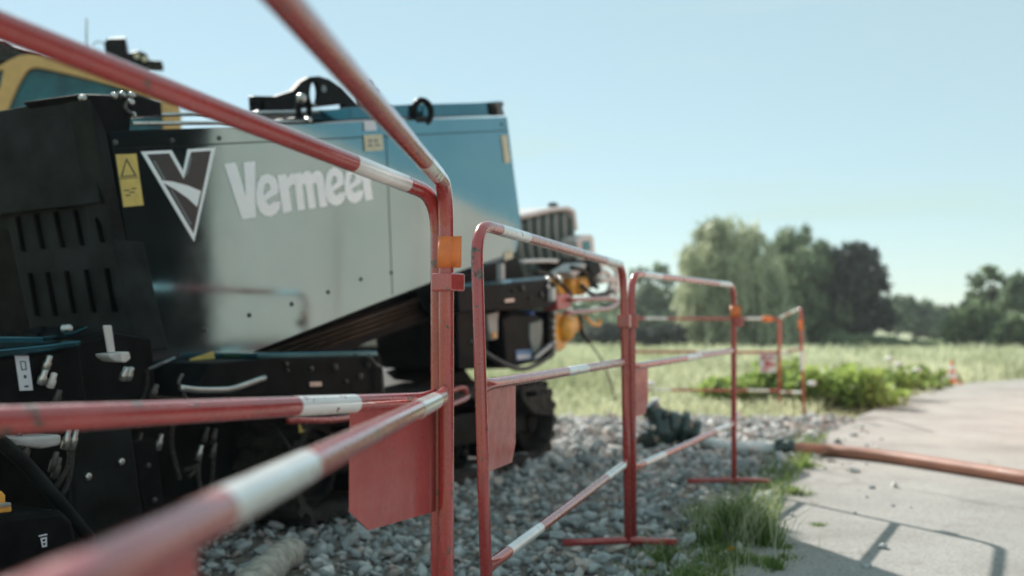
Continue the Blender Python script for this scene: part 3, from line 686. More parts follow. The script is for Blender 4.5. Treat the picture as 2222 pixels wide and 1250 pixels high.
# tracks
sR = (sp_(1197, 905, 0)-PM).dot(DD)
def track(w0, lab):
    Rr, zc, L = .215, .235, 2.55; a0 = sR-Rr; a1 = sR-L+Rr; wd = .32
    wc = PM+NN*(w0-wd/2)
    tr = rp('crawler_track', ([], []), M['rubber'], bevel=0)
    tr['label'] = lab
    per = []; straight = a0-a1; total = 2*straight+2*math.pi*Rr; n = 64
    for k in range(n):
        u = total*k/n
        if u < straight: s_, z_, an = a1+u, zc-Rr, -math.pi/2
        elif u < straight+math.pi*Rr:
            th = -math.pi/2+(u-straight)/Rr; s_, z_, an = a0+Rr*math.cos(th), zc+Rr*math.sin(th), th
        elif u < 2*straight+math.pi*Rr: s_, z_, an = a0-(u-straight-math.pi*Rr), zc+Rr, math.pi/2
        else:
            th = math.pi/2+(u-2*straight-math.pi*Rr)/Rr; s_, z_, an = a1+Rr*math.cos(th), zc+Rr*math.sin(th), th
        per.append((s_, z_, an))
    belt_o = [wc+DD*s_+ZZ*(z_-PM.z+0) for s_, z_, an in per]
    V, F = [], []
    for s_, z_, an in per:
        for rr in (0, -.03):
            q = wc+DD*(s_+rr*math.cos(an))+ZZ*(z_+rr*math.sin(an))
            V += [q-NN*wd*.5, q+NN*wd*.5]
    for i in range(n):
        a, b_ = i*4, ((i+1) % n)*4
        F += [(a, a+1, b_+1, b_), (a+2, b_+2, b_+3, a+3), (a, b_, b_+2, a+2), (a+1, a+3, b_+3, b_+1)]
    rp('belt', (V, F), M['rubber'], bevel=0, parent=tr)
    me = None
    for s_, z_, an in per:
        q = wc+DD*(s_+.012*math.cos(an))+ZZ*(z_+.012*math.sin(an))
        T = (-math.sin(an))*DD+math.cos(an)*ZZ; Nn = math.cos(an)*DD+math.sin(an)*ZZ
        if me is None:
            o = mk('track_pad', box((0, 0, 0), (wd*1.02, 0, 0), (0, .038, 0), (0, 0, .03)), M['rubber'], loc=(0, 0, 0)); me = o.data
        else: o = bpy.data.objects.new('track_pad', me); COL.objects.link(o)
        o.parent = tr
        mt = Matrix((NN, T, Nn)).transposed().to_4x4(); mt.translation = q-Vector(rig.location); o.matrix_local = mt
    for s_, rr, z_ in ((a0, Rr-.04, zc), (a1, Rr-.04, zc))+tuple((a1+(a0-a1)*f, .07, zc-Rr+.11) for f in (.2, .4, .6, .8)):
        rp('track_wheel', lathe(wc+DD*s_+ZZ*z_-NN*.08, NN, [(0, rr), (.17, rr), (.175, rr*.8), (.15, rr*.75), (.15, rr*.45), (.19, rr*.4), (.2, rr*.2)], 24), M['matte'], 2, 0, tr)
    rp('track_frame', box(wc+DD*((a0+a1)/2)+ZZ*(zc+.02), NN*.2, DD*(a0-a1), ZZ*.16), M['matte'], bevel=.01, parent=tr)
    return tr
track(.02, 'near crawler track'); track(-.95, 'far crawler track')
rslab('track_guard', [(1130, 842), (1165, 838), (1190, 858), (1200, 890), (1196, 902), (1160, 898), (1135, 868)], .04, .3, M['rubber'], .006, [[(1142, 851), (1166, 850), (1166, 860), (1142, 861)]])
# red stake handle in the middle, seen between the barriers
P = [sp_(626, 912, .22), sp_(760, 906, .22), sp_(940, 862, .1), sp_(1000, 842, .1), sp_(1013, 852, .12), sp_(1004, 868, .16), sp_(900, 905, .2)]
rp('stake_handle', tube(spline(P, 6), .013, 12), M['red'], 1, 0)
# right-hand end of the rig
rslab('front_box', [(992, 624), (1190, 606), (1207, 614), (1209, 655), (1192, 668), (996, 678)], .1, .4, M['black'], .006)
strip = [sp_(992, 626, .1), sp_(1192, 607, .1), sp_(1192, 599, .06), sp_(992, 616, .06)]
rp('front_box_edge', slab(strip, -NN*.02-ZZ*.004), M['beam'], bevel=0)
for x, y, r_ in ((1132, 626, .018), (1173, 640, .018), (1188, 607, .02), (1112, 631, .008), (1148, 647, .01), (1202, 598, .02), (1214, 607, .022), (1187, 622, .018)):
    rp('bolt', lathe(sp_(x, y, .1), NN, [(0, r_), (.012, r_*.95), (.016, r_*.5)], 12), M['dsteel' if x < 1180 else 'steel'], 1, 0)
rslab('maker_plate', [(1096, 650), (1116, 648), (1116, 654), (1096, 656)], .104, .004, M['steel'], 0)
rslab('link_plate', [(1199, 626), (1207, 624), (1207, 652), (1199, 654)], .13, .03, M['palepl'], .004)
for i in range(12):
    rp('chain_link', lathe(sp_(1072+i*8, 671-i*.6, .08), NN, [(0, .008), (.03, .008)], 8), M['rust'], 1, 0)
rslab('support_strut', [(1088, 572), (1096, 571), (1096, 608), (1088, 609)], .05, .03, M['greyhose'], .003)
rslab('front_frame', [(1000, 672), (1080, 670), (1200, 672), (1190, 780), (1100, 800), (1000, 802), (985, 740)], -.2, .5, M['matte'], .01)
rslab('front_leg', [(990, 640), (1058, 640), (1060, 760), (1030, 800), (996, 800)], .0, .2, M['black'], .006)
rslab('pale_strip', [(1058, 682), (1082, 676), (1080, 735), (1064, 738)], .02, .03, M['greyhose'], .004)
rslab('orange_tag', [(1068, 722), (1079, 720), (1078, 733), (1070, 735)], .05, .01, M['castyellow'], .002)
# dark tank with a blue cap
tk = rslab('water_tank', [(1088, 690), (1110, 676), (1165, 682), (1180, 690), (1183, 762), (1160, 788), (1098, 796)], .04, .28, M['black'], .02)
rslab('tank_cheek', [(1150, 702), (1178, 694), (1178, 722), (1172, 758), (1158, 770), (1150, 735)], .05, .03, M['greyplastic'], .008, parent=tk)
rslab('blue_label', [(1120, 760), (1153, 758), (1153, 781), (1121, 782)], .044, .003, M['bluelabel'], 0, parent=tk)
rslab('label_print', [(1122, 770), (1152, 768), (1152, 779), (1123, 780)], .046, .001, M['whitelabel'], 0, parent=tk)
rp('tank_cap', lathe(sp_(1146, 684, .0), ZZ, [(-.01, .035), (.02, .035), (.028, .02)], 16), M['blue'], 2, 0, tk)
rtube('hose', [(1020, 740), (1062, 772), (1110, 796), (1146, 799), (1190, 775), (1200, 755)], .1, 6, M['dsteel'])
rtube('hose', [(1160, 778), (1180, 762), (1196, 748)], .09, 5, M['greyhose'])
# yellow casting with its bolt column
rslab('gear_casting', [(1203, 690), (1212, 676), (1228, 680), (1244, 686), (1262, 684), (1269, 702), (1270, 720), (1252, 722), (1240, 730), (1232, 752), (1224, 762), (1208, 766), (1199, 730)], .0, .25, M['castyellow'], .03)
rp('gear_boss', lathe(sp_(1226, 712, .0), NN, [(0, .09), (.03, .085), (.05, .06), (.06, .03)], 20), M['castyellow'], 1, 0)
for y in (680, 698, 712, 728, 744, 758):
    rp('bolt', lathe(sp_(1196+abs(y-715)*.06, y, .02), NN, [(0, .019), (.02, .017), (.026, .01)], 10), M['steel'], 1, 0)
rslab('gear_mount', [(1190, 676), (1204, 674), (1206, 770), (1198, 780), (1190, 770)], .0, .2, M['black'], .01)
for l, w_ in (([(1214, 618), (1232, 612), (1236, 640), (1216, 642)], -.1), ([(1240, 606), (1262, 598), (1268, 612), (1268, 640), (1244, 642)], -.05), ([(1262, 604), (1278, 600), (1282, 622), (1270, 642), (1262, 640)], -.02)):
    rslab('motor_casting', l, w_, .2, M['castyellow'], .02)
rtube('yellow_hook', [(1270, 688), (1286, 702), (1300, 704), (1300, 692)], .0, 5, M['castyellow'])
rslab('clamp_block', [(1208, 640), (1236, 637), (1241, 645), (1240, 668), (1210, 674)], .06, .1, M['redplate'], .006)
P = [sp_(1238, 651, .08), sp_(1300, 648, .08), sp_(1330, 649, .08), sp_(1339, 656, .09), sp_(1325, 668, .12), sp_(1290, 674, .14), sp_(1226, 679, .14)]
rp('clamp_handle', tube(spline(P, 6), .014, 12), M['red'], 1, 0)
# ribbed plastic tank
rt = rslab('ribbed_tank', [(1134, 474), (1204, 458), (1234, 456), (1246, 470), (1250, 545), (1262, 606), (1146, 612), (1128, 540)], -.45, .5, M['greyplastic'], .03)
for i in range(6):
    x = 1143+i*19; y = 476-i*3.6; P = [sp_(x, y, -.44), sp_(x+4, y+60, -.43), sp_(x+12, 600, -.44)]
    rp('rib', tube(spline(P, 4), .023, 10), M['greyplastic'], 1, 0, rt)
rslab('tank_rim', [(1130, 466), (1204, 449), (1236, 447), (1250, 456), (1256, 500), (1251, 500), (1245, 462), (1234, 456), (1204, 459), (1132, 476)], -.4, .55, M['palepl'], .01, parent=rt)
rp('tank_cap', lathe(sp_(1200, 449, -.6), ZZ, [(-.01, .04), (.025, .04), (.035, .02)], 16), M['fitting'], 2, 0, rt)
rslab('lamp_housing', [(1253, 520), (1262, 512), (1284, 508), (1290, 514), (1293, 556), (1256, 560)], -.3, .15, M['palepl'], .02)
rslab('lamp_glass', [(1264, 524), (1280, 521), (1283, 543), (1266, 546)], -.295, .02, M['glass'], .004)
rtube('white_hose_guard', [(1130, 568), (1180, 566), (1208, 567)], .02, 5, M['palepl'])
for l, w_, m_ in (([(1210, 570), (1250, 566), (1300, 560), (1310, 600), (1270, 612), (1230, 610)], -.2, 'black'), ([(1276, 575), (1300, 562), (1308, 590), (1290, 606)], -.02, 'black'),
                  ([(1236, 590), (1268, 570), (1275, 578), (1246, 604)], .0, 'greyhose'), ([(1215, 600), (1300, 596), (1296, 625), (1220, 628)], -.25, 'matte')):
    rslab('hydraulic_block', l, w_, .15, M[m_], .01)
for l in ([(1290, 580), (1320, 572), (1338, 590), (1336, 640)], [(1284, 600), (1312, 590), (1326, 610), (1318, 645)], [(1300, 610), (1330, 606), (1338, 622), (1320, 634)], [(1255, 560), (1285, 556), (1312, 566), (1330, 580)]):
    rtube('pale_hose', l, -.1, 7, M['palepl'])
for l in ([(1258, 685), (1262, 720), (1278, 742)], [(1240, 580), (1270, 590), (1296, 625)], [(1160, 590), (1200, 600), (1240, 640)], [(1262, 620), (1290, 640), (1330, 632)]):
    rtube('hose', l, .0, 5, M['rubber'])
rtube('stay_cable', [(1272, 735), (1310, 790), (1336, 870)], -.05, 2, M['dsteel'])

# ------------------------------------------------------------ excavator cab behind the rig
YC = 7.2
ex = thing('excavator', (PT(150, 715, YC).x, YC+.8, 0), 'yellow excavator with dark teal cab windows standing behind the rig', 'excavator')
CN = Vector((.30, -.95, 0)).normalized(); CPN = PT(180, 200, YC)
def cp_(x, y, k=0.0): return PL(x, y, CPN+CN*k, CN)
def cslab(name, pts, k, d, mat, holes=(), bevel=.01, smooth=False): return mk(name, slab([cp_(x, y, k) for x, y in pts], -CN*d, [[cp_(x, y, k) for x, y in h] for h in holes]), mat, ex, smooth, bevel)
hole1 = [(6, 262), (20, 228), (37, 188), (54, 158), (64, 149), (78, 145), (111, 151), (190, 170), (269, 191), (349, 218), (354, 262), (352, 420), (6, 420)]
hole2 = [(-150, 158), (-20, 152), (8, 151), (0, 190), (-40, 290), (-60, 420), (-150, 420)]
cslab('cab_frame', [(-170, 560), (-170, 132), (0, 142), (20, 131), (40, 121), (62, 117), (96, 118), (136, 127), (228, 155), (319, 189), (372, 208), (386, 216), (393, 250), (400, 560)], 0, .1, M['cabyellow'], [hole1, hole2], .012)
cslab('cab_window', [(x, y) for x, y in [(0, 425), (10, 225), (50, 145), (78, 140), (350, 214), (360, 425)]], -.05, .02, M['glass'])
cslab('cab_window', [(-155, 425), (-155, 150), (12, 146), (-50, 425)], -.05, .02, M['glass'])
cslab('cab_shell', [(-160, 560), (-160, 142), (20, 140), (62, 125), (96, 126), (319, 197), (380, 224), (392, 560)], -.14, 1.3, M['matte'])
cslab('window_bar', [(296, 212), (350, 214), (352, 222), (297, 220)], .01, .03, M['palepl'])
cslab('roof_guard', [(-170, 84), (8, 84), (30, 98), (92, 114), (60, 116), (20, 129), (-170, 140)], -.2, .8, M['black'])
for i in range(5):
    cslab('guard_slat', [(-170, 90+i*9), (10+i*14, 92+i*8), (10+i*14, 95+i*8), (-170, 94+i*9)], -.17, .02, M['dsteel'], bevel=.002)
cslab('roof_box', [(226, 90), (236, 82), (273, 81), (275, 112), (300, 125), (300, 160), (228, 150)], -.3, .3, M['black'])
cslab('roof_lamp', [(280, 114), (300, 109), (318, 116), (324, 130), (350, 131), (355, 141), (322, 141), (318, 150), (280, 150)], -.2, .2, M['black'])
for x, y in ((297, 122), (314, 128)): mk('lamp_lens', lathe(cp_(x, y, -.19), CN, [(0, .022), (.01, .02)], 14), M['creamlabel'], ex, 2)
mk('antenna', tube([cp_(187, 130, -.5), cp_(188, 40, -.5)], [.009, .006], 6), M['greyhose'], ex)
mk('cable', tube(spline([cp_(200, 100, -.3), cp_(212, 90, -.3), cp_(226, 96, -.3)], 5), .004, 6), M['dsteel'], ex)
# house, counterweight and crawlers of the excavator, hidden by the rig
bx = Vector(ex.location)
mk('upper_body', box(bx+Vector((-.2, .6, .95)), (2.6, 0, 0), (0, 2.2, 0), (0, 0, .8)), M['cabyellow'], ex, bevel=.05)
for sx in (-1.0, 1.0): mk('crawler', box(bx+Vector((sx-.2, .4, .3)), (.45, 0, 0), (0, 3.0, 0), (0, 0, .6)), M['rubber'], ex, bevel=.12)
mk('undercarriage', box(bx+Vector((-.2, .4, .45)), (1.5, 0, 0), (0, 1.6, 0), (0, 0, .4)), M['matte'], ex, bevel=.02)

# pale flatbed seen through the gap under the hood
YT = 9.5
tl = thing('trailer', (PT(820, 715, YT).x, YT, 0), 'low beige flatbed seen under the rig through the gap below its hood', 'trailer')
A0, A1 = PT(600, 690, YT), PT(985, 690, YT)
mk('side_board', box((A0+A1)/2+Vector((0, .1, -.02)), (A1.x-A0.x, 0, 0), (0, .06, 0), (0, 0, .5)), M['trailer'], tl, bevel=.01)
for i in range(7):
    mk('board_post', box(A0.lerp(A1, (i+.5)/7)+Vector((0, .05, -.02)), (.035, 0, 0), (0, .04, 0), (0, 0, .5)), M['greyhose'], tl)
mk('bed', box((A0+A1)/2+Vector((0, .9, -.3)), (A1.x-A0.x, 0, 0), (0, 1.6, 0), (0, 0, .1)), M['matte'], tl)
for i in range(3): mk('wheel', lathe(A0.lerp(A1, .35+.2*i)+Vector((0, .2, -(A0.z-.28))), (0, 1, 0), [(0, .2), (.02, .27), (.2, .27), (.22, .2)], 20), M['rubber'], tl, smooth=2)

# ------------------------------------------------------------ hoses on the ground
YF = 6.35
vf = thing('pump_fitting', G(1440, 975), 'dark green pipe fitting lying on the gravel at the end of the grey hose', 'pipe fitting')
P0 = PT(1437, 937, YF)
def bl(c, r, sx=1, sy=1, sz=1):
    V = [(c[0]+v[0]*r*sx, c[1]+v[1]*r*sy, c[2]+v[2]*r*sz) for v in IV2]; return V, [tuple(int(i) for i in f) for f in IF2]
mk('valve_body', bl(P0, .112, 1, 1, .95), M['fitting'], vf, smooth=1)
mk('neck', tube(spline([PT(1440, 925, YF), PT(1424, 902, YF), PT(1410, 884, YF)], 4), [.085]*3+[.065]*3+[.05]*3, 14), M['fitting'], vf, smooth=1)
mk('neck_flange', lathe(PT(1412, 888, YF), PT(1410, 884, YF)-PT(1424, 902, YF), [(-.02, .065), (.03, .065), (.032, .04)], 16), M['fitting'], vf, smooth=2)
mk('handle_lug', tube([PT(1440, 912, YF-.05), PT(1448, 890, YF-.05)], [.03, .02], 10), M['fitting'], vf, smooth=1)
mk('outlet', tube(spline([PT(1450, 925, YF), PT(1478, 928, YF), PT(1510, 942, YF)], 4), [.10]*3+[.085]*3+[.07]*3, 16), M['fitting'], vf, smooth=1)
mk('outlet_flange', lathe(PT(1482, 930, YF), Vector((1, 0, -.25)), [(-.015, .115), (.015, .115), (.016, .08)], 20), M['fitting'], vf, smooth=2)
mk('outlet_flange', lathe(PT(1507, 940, YF), Vector((1, 0, -.35)), [(-.015, .09), (.015, .09), (.016, .06)], 20), M['fitting'], vf, smooth=2)
for x, y in ((1402, 928), (1416, 930)): mk('bright_nut', lathe(PT(x, y, YF-.11), Vector((-.3, -1, .4)), [(0, .022), (.02, .02), (.03, .008)], 8), M['steel'], vf, smooth=2)
mk('port', lathe(PT(1420, 955, YF-.02), Vector((-.6, -.7, -.2)), [(0, .08), (.09, .075), (.092, .05)], 18), M['fitting'], vf, smooth=2)
h1 = [PT(1508, 940, YF), PT(1535, 958, YF-.05), PT(1570, 970, YF-.15), PT(1625, 973, YF-.25), PT(1682, 972, YF-.3)]
o = mk('grey_hose', tube(spline(h1, 8), .040, 16), M['whitehose'], None, 1, 0, loc=h1[2]-Vector((0, 0, .04))); prop(o, 'short pale grey hose curving between the dark fitting and the coupling', 'hose')
cpn = thing('hose_coupling', G(1700, 988), 'dark cam coupling with bright nut joining grey and orange brown hoses', 'coupling')
Yk = YF-.32
mk('coupling_body', lathe(PT(1680, 972, Yk), Vector((1, -.03, -.02)), [(0, .045), (.02, .055), (.04, .055), (.05, .042), (.075, .042), (.08, .058), (.105, .058), (.11, .04), (.14, .038)], 18), M['fitting'], cpn, smooth=2)
mk('cam_lever', box(PT(1692, 955, Yk-.03), (.07, 0, .02), (0, .03, 0), (0, 0, .018)), M['fitting'], cpn, bevel=.003)
mk('cam_lever', box(PT(1694, 990, Yk-.05), (.07, 0, -.01), (0, .03, 0), (0, 0, .018)), M['fitting'], cpn, bevel=.003)
mk('bright_nut', lathe(PT(1712, 974, Yk), Vector((1, -.03, -.03)), [(0, .04), (.03, .04), (.035, .03)], 8), M['steel'], cpn, smooth=2)
h2 = [PT(1712, 974, Yk), PT(1738, 974, Yk-.02)]+[G(x, y, .04) for x, y in ((1790, 977), (1845, 982), (1910, 989), (1968, 997), (2073, 1013), (2150, 1025), (2222, 1037))]
h2 += [Vector((2.74, 4.4, .035)), Vector((2.6, 3.2, .035)), Vector((2.3, 1.0, .035)), Vector((2.5, -2.0, .035))]
for i in range(2, len(h2)): h2[i].z = .04
for p_ in h1[2:]: p_.z = max(p_.z, .07)
o = mk('brown_hose', tube(spline(h2, 12), .036, 18), M['brownhose'], None, 1, 0, loc=h2[3]-Vector((0, 0, .03))); prop(o, 'long orange brown hose lying across the pale pavement', 'hose')
mk('hose_cuff', tube([PT(1718, 974, Yk), PT(1740, 976, Yk-.02)], .040, 16), M['palepl'], o, smooth=1)

# weathered log at the lower edge
lg = [G(545, 1300)+Vector((0, -.2, .035)), G(580, 1268)+Vector((0, 0, .04)), G(612, 1240)+Vector((0, 0, .045)), G(640, 1222)+Vector((0, .03, .04))]
V, F = tube(spline(lg, 8), [.05]*20+[.047, .045, .042, .036, .028], 18)
V = [p*1.0+Vector((noise.noise(p*22), noise.noise(p*22+Vector((9, 0, 0))), noise.noise(p*22+Vector((0, 9, 0)))))*.011 for p in V]
o = mk('broken_log', (V, F), M['wood'], None, 1, 0, loc=lg[2]-Vector((0, 0, .06))); prop(o, 'short rough grey log lying on the dark gravel at the lower edge', 'log')

# ------------------------------------------------------------ cone
cpos = G(2066, 833, -.02)
cn = thing('traffic_cone', cpos, 'small orange and white traffic cone at the far bend of the pavement', 'traffic cone')
hh = .40
def ring(z0, z1, r0, r1, mat, nm): mk(nm, lathe(cpos+Vector((0, 0, z0)), ZZ, [(0, r0), (z1-z0, r1)], 20), mat, cn, smooth=2)
mk('cone_base', box(cpos+Vector((0, 0, .015)), (.30, 0, 0), (0, .30, 0), (0, 0, .03)), M['orange'], cn, bevel=.01)
ring(.03, .09, .115, .10, M['orange'], 'cone_body'); ring(.09, .19, .10, .075, M['white'], 'white_band'); ring(.19, .235, .075, .062, M['orange'], 'cone_body')
ring(.235, .325, .062, .042, M['white'], 'white_band'); ring(.325, hh, .042, .02, M['orange'], 'cone_body')

cn.scale = (.8, .8, .85)
# ------------------------------------------------------------ foliage
def leaves(centers, radii, n, size, rng, droop=0, flat=0, shell=.55):
    centers = np.array(centers, float); radii = np.array(radii, float)
    wgt = (radii.prod(axis=1))**.67; idx = rng.choice(len(centers), n, p=wgt/wgt.sum())
    d = rng.normal(size=(n, 3)); d /= np.linalg.norm(d, axis=1)[:, None]
    rad = shell+(1-shell)*rng.random(n)**.7
    rad *= 1+.16*np.sin(d[:, 0]*9+idx)*np.cos(d[:, 2]*7+idx*2)+.10*rng.normal(size=n)
    P = centers[idx]+d*rad[:, None]*radii[idx]
    if droop: P[:, 2] -= rng.random(n)**2*droop
    a = rng.normal(size=(n, 3)); a /= np.linalg.norm(a, axis=1)[:, None]
    b_ = np.cross(a, rng.normal(size=(n, 3))); b_ /= np.linalg.norm(b_, axis=1)[:, None]
    if droop: a[:, 2] -= 1.5; a /= np.linalg.norm(a, axis=1)[:, None]
    s = size*rng.uniform(.6, 1.4, n)[:, None]; t_ = s*.5
    if droop: s = s*1.5; t_ = t_*.6
    V = np.stack([P-a*s, P-b_*t_, P+a*s, P+b_*t_], 1).reshape(-1, 3)
    F = np.arange(4*n).reshape(-1, 4)
    tone = np.repeat(np.clip(rng.normal(.5, .22, n)+.25*np.sin(idx*12.9), 0, 1), 4)
    return V, F, tone
def tree(name, px, Y, top, halfw, label, mat, n=9000, size=.16, lobes=14, droop=0, bottom=.12, cat='tree', group=None, trunk=True, seed=1, zoff=0):
    rng = np.random.default_rng(seed); base = PT(px, 715, Y); base.z = -.08
    H = PT(px, top, Y).z-base.z; W = halfw*Y/FPX*1.28
    t = thing(name, base, label, cat, group)
    C, Rd = [], []
    for i in range(lobes):
        a = rng.uniform(0, 6.283); h = bottom+.06+(.82-bottom)*((i+rng.random())/lobes); prof = math.sqrt(max(.05, 1-((h-.42)/.62)**2))
        rr = rng.uniform(.25, .75)*W*prof
        r0 = W*rng.uniform(.26, .42)
        C.append((math.cos(a)*rr, math.sin(a)*rr*.8, h*H)); Rd.append((r0, r0, min(r0*rng.uniform(.8, 1.2), H*.25)))
    C.append((0, 0, H*.82)); Rd.append((W*.45, W*.45, H*.17))
    C.append((0, 0, H*.45)); Rd.append((W*.6, W*.6, H*.32))
    for k in range(5): C.append(((k-2)/2*W*.62, rng.normal()*.2*W, H*(.12+bottom*.8))); Rd.append((W*.32, W*.4, H*.16))
    V, F, T = leaves(C, Rd, n, size, rng, droop*H)
    V[:, 2] = np.maximum(V[:, 2], .05)
    V[:, 2] *= H/np.percentile(V[:, 2], 99.6)
    o = npmesh('crown', V, F, mat, T, t)
    if trunk:
        pts = [base+Vector((0, 0, 0)), base+Vector((W*.03, 0, H*.25)), base+Vector((-W*.02, 0, H*.5)), base+Vector((0, 0, H*.75))]
        tv = tube(spline(pts, 4), [max(.02, H*.035*(1-i/13)) for i in range(13)], 10)
        for k in range(5):
            a = rng.uniform(0, 6.28); st = base+Vector((0, 0, H*rng.uniform(.25, .5))); en = st+Vector((math.cos(a)*W*.5, math.sin(a)*W*.5, H*.25))
            tv = join(tv, tube([st, st.lerp(en, .5)+Vector((0, 0, H*.03)), en], [H*.015, H*.01, H*.004], 6))
        mk('trunk', tv, M['bark'], t, smooth=1)
    return t
g1 = 'trees beyond the meadow'
def tree_px(name, Y, lobes, label, mat, n, size, seed, droop=0, trunk=None, cat='tree', ragged=.2):
    n = int(n*1.35)
    """crown built from clumps placed one by one; each clump is (x, y, radius) as sighted at distance Y, with its own depth"""
    rng = np.random.default_rng(seed); cx = sum(l[0]*l[2] for l in lobes)/sum(l[2] for l in lobes)
    base = PT(cx, 715, Y); base.z = -.09; t = thing(name, base, label, cat, g1)
    C, Rr = [], []
    for x, y, r_ in lobes:
        rr = r_*Y/FPX
        for q in ((0,) if rr < .5 else (-.55, .5)):
            P = PT(x+rng.normal()*r_*.12, y+rng.normal()*r_*.12, Y)-base; C.append((P.x, q*rr*1.6+rng.normal()*rr*.3, max(P.z, rr*.4))); Rr.append((rr, rr, rr*.95))
    C = np.array(C); Rr = np.array(Rr); wg = Rr[:, 0]**2; idx = rng.choice(len(C), n, p=wg/wg.sum())
    d = rng.normal(size=(n, 3)); d /= np.linalg.norm(d, axis=1)[:, None]; rad = (.35+.65*rng.random(n)**.6)*(1+ragged*rng.normal(size=n))
    # clumping inside each lobe: twigs
    k = 16; tw = rng.normal(size=(len(C), k, 3)); tw /= np.linalg.norm(tw, axis=2)[:, :, None]; pick = rng.integers(0, k, n)
    d = d*.30+tw[idx, pick]*.85; d /= np.linalg.norm(d, axis=1)[:, None]
    P = C[idx]+d*rad[:, None]*Rr[idx]
    if droop: P[:, 2] -= rng.random(n)**2*droop*np.clip(P[:, 2], 0, None)
    P[:, 2] = np.maximum(P[:, 2], .03)
    a = rng.normal(size=(n, 3)); a[:, 2] -= 1.6 if droop else 0; a /= np.linalg.norm(a, axis=1)[:, None]
    b_ = np.cross(a, rng.normal(size=(n, 3))); b_ /= np.linalg.norm(b_, axis=1)[:, None]
    sz = size*rng.uniform(.5, 1.5, n)[:, None]; tz = sz*.5
    if droop: sz = sz*1.6; tz = tz*.55
    pk = idx*12.9+pick*2.1
    if droop > .15:       # hanging strands
        ms, ml = 620, 22; si = rng.choice(len(C), ms, p=wg/wg.sum()); sd = rng.normal(size=(ms, 3)); sd[:, 2] = np.abs(sd[:, 2])*.5; sd /= np.linalg.norm(sd, axis=1)[:, None]
        S0 = C[si]+sd*Rr[si]*1.02; ln = np.minimum(rng.uniform(.8, 2.4, ms), S0[:, 2]-.2); u = np.linspace(0, 1, ml)[None, :]
        Q = np.repeat(S0[:, None, :], ml, 1); Q[:, :, 2] -= u*ln[:, None]; Q[:, :, 0] += rng.normal(size=(ms, ml))*.05+(u*sd[:, 0:1])*.35; Q[:, :, 1] += rng.normal(size=(ms, ml))*.05+(u*sd[:, 1:2])*.35
        Q = Q.reshape(-1, 3); Q[:, 2] = np.maximum(Q[:, 2], .05); q_ = len(Q); P = np.vstack([P, Q]); n = len(P)
        aa = rng.normal(size=(q_, 3))*.5; aa[:, 2] -= 1.6; aa /= np.linalg.norm(aa, axis=1)[:, None]; bb = np.cross(aa, rng.normal(size=(q_, 3))); bb /= np.linalg.norm(bb, axis=1)[:, None]
        a = np.vstack([a, aa]); b_ = np.vstack([b_, bb]); sz = np.vstack([sz, rng.uniform(.08, .16, (q_, 1))]); tz = np.vstack([tz, rng.uniform(.03, .05, (q_, 1))]); pk = np.concatenate([pk, np.full(q_, 1.6)])
    V = np.stack([P-a*sz, P-b_*tz, P+a*sz, P+b_*tz], 1).reshape(-1, 3); F = np.arange(4*n).reshape(-1, 4)
    tone = np.repeat(np.clip(rng.normal(.45, .22, n)+.38*np.sin(pk), 0, 1), 4)
    npmesh('crown', V, F, mat, tone, t)
    if trunk:
        H = C[:, 2].max(); tv = tube(spline([base, base+Vector((.1, 0, H*.3)), base+Vector((0, 0, H*.85))], 5), [H*.035, H*.034, H*.032, H*.03, H*.028, H*.024, H*.02, H*.016, H*.012, H*.008, H*.004], 10)
        for c_ in C[rng.choice(len(C), min(9, len(C)), replace=False)]:
            st = base+Vector((0, 0, H*rng.uniform(.15, .4))); en = base+Vector(c_); tv = join(tv, tube([st, st.lerp(en, .5)+Vector((0, 0, H*.04)), en], [H*.014, H*.009, H*.004], 6))
        mk('trunk', tv, M['bark'], t, smooth=1)
tree_px('willow_tree', 42, [(1560, 515, 40), (1518, 560, 38), (1604, 530, 42), (1575, 590, 58), (1635, 590, 52), (1500, 625, 26), (1535, 640, 46), (1600, 665, 60), (1650, 680, 60), (1494, 690, 18), (1530, 705, 40), (1575, 730, 40), (1640, 735, 45), (1580, 482, 13), (1522, 500, 22), (1630, 505, 24), (1486, 560, 12), (1545, 490, 18)],
        'tall pale weeping willow, highest tree on the horizon', M['willow'], 15000, .13, 3, .22, True)
tree_px('willow_tree', 45, [(1722, 535, 38), (1760, 565, 40), (1690, 560, 38), (1735, 620, 66), (1790, 630, 45), (1700, 680, 62), (1765, 700, 60), (1715, 738, 45), (1800, 738, 26), (1700, 512, 18), (1745, 506, 16), (1780, 535, 18)],
        'second rounded willow merging right of the tallest one', M['green'], 15000, .14, 4, .1, True)
tree_px('broadleaf_tree', 44, [(1838, 575, 36), (1872, 562, 28), (1884, 612, 38), (1850, 640, 52), (1902, 655, 24), (1835, 690, 44), (1888, 700, 36), (1846, 540, 16), (1870, 536, 12), (1900, 590, 14), (1816, 560, 16), (1912, 690, 14)],
        'dark purplish round tree right of the willows', M['dark'], 14000, .14, 5, 0, True)
tree_px('broadleaf_tree', 60, [(1388, 596, 18), (1428, 590, 20), (1450, 610, 14), (1405, 635, 34), (1448, 660, 34), (1375, 670, 34), (1425, 700, 42), (1470, 700, 30), (1385, 715, 30)],
        'small pale tree behind the third barrier, left of the willow', M['far'], 7000, .17, 6, 0, True)
tree_px('broadleaf_tree', 62, [(1300, 690, 34), (1330, 672, 30), (1355, 690, 32), (1270, 705, 28), (1320, 715, 34), (1240, 712, 24), (1200, 716, 20)],
        'low soft green tree behind the rig end', M['far'], 4500, .2, 26, 0, True)
tree_px('broadleaf_tree', 46, [(2118, 612, 18), (2142, 598, 18), (2166, 600, 16), (2186, 616, 16), (2106, 640, 12), (2160, 634, 16), (2150, 668, 30), (2190, 668, 30), (2120, 690, 26)],
        'open crowned tree with sky gaps near the right edge', M['green'], 3600, .14, 8, 0, True)
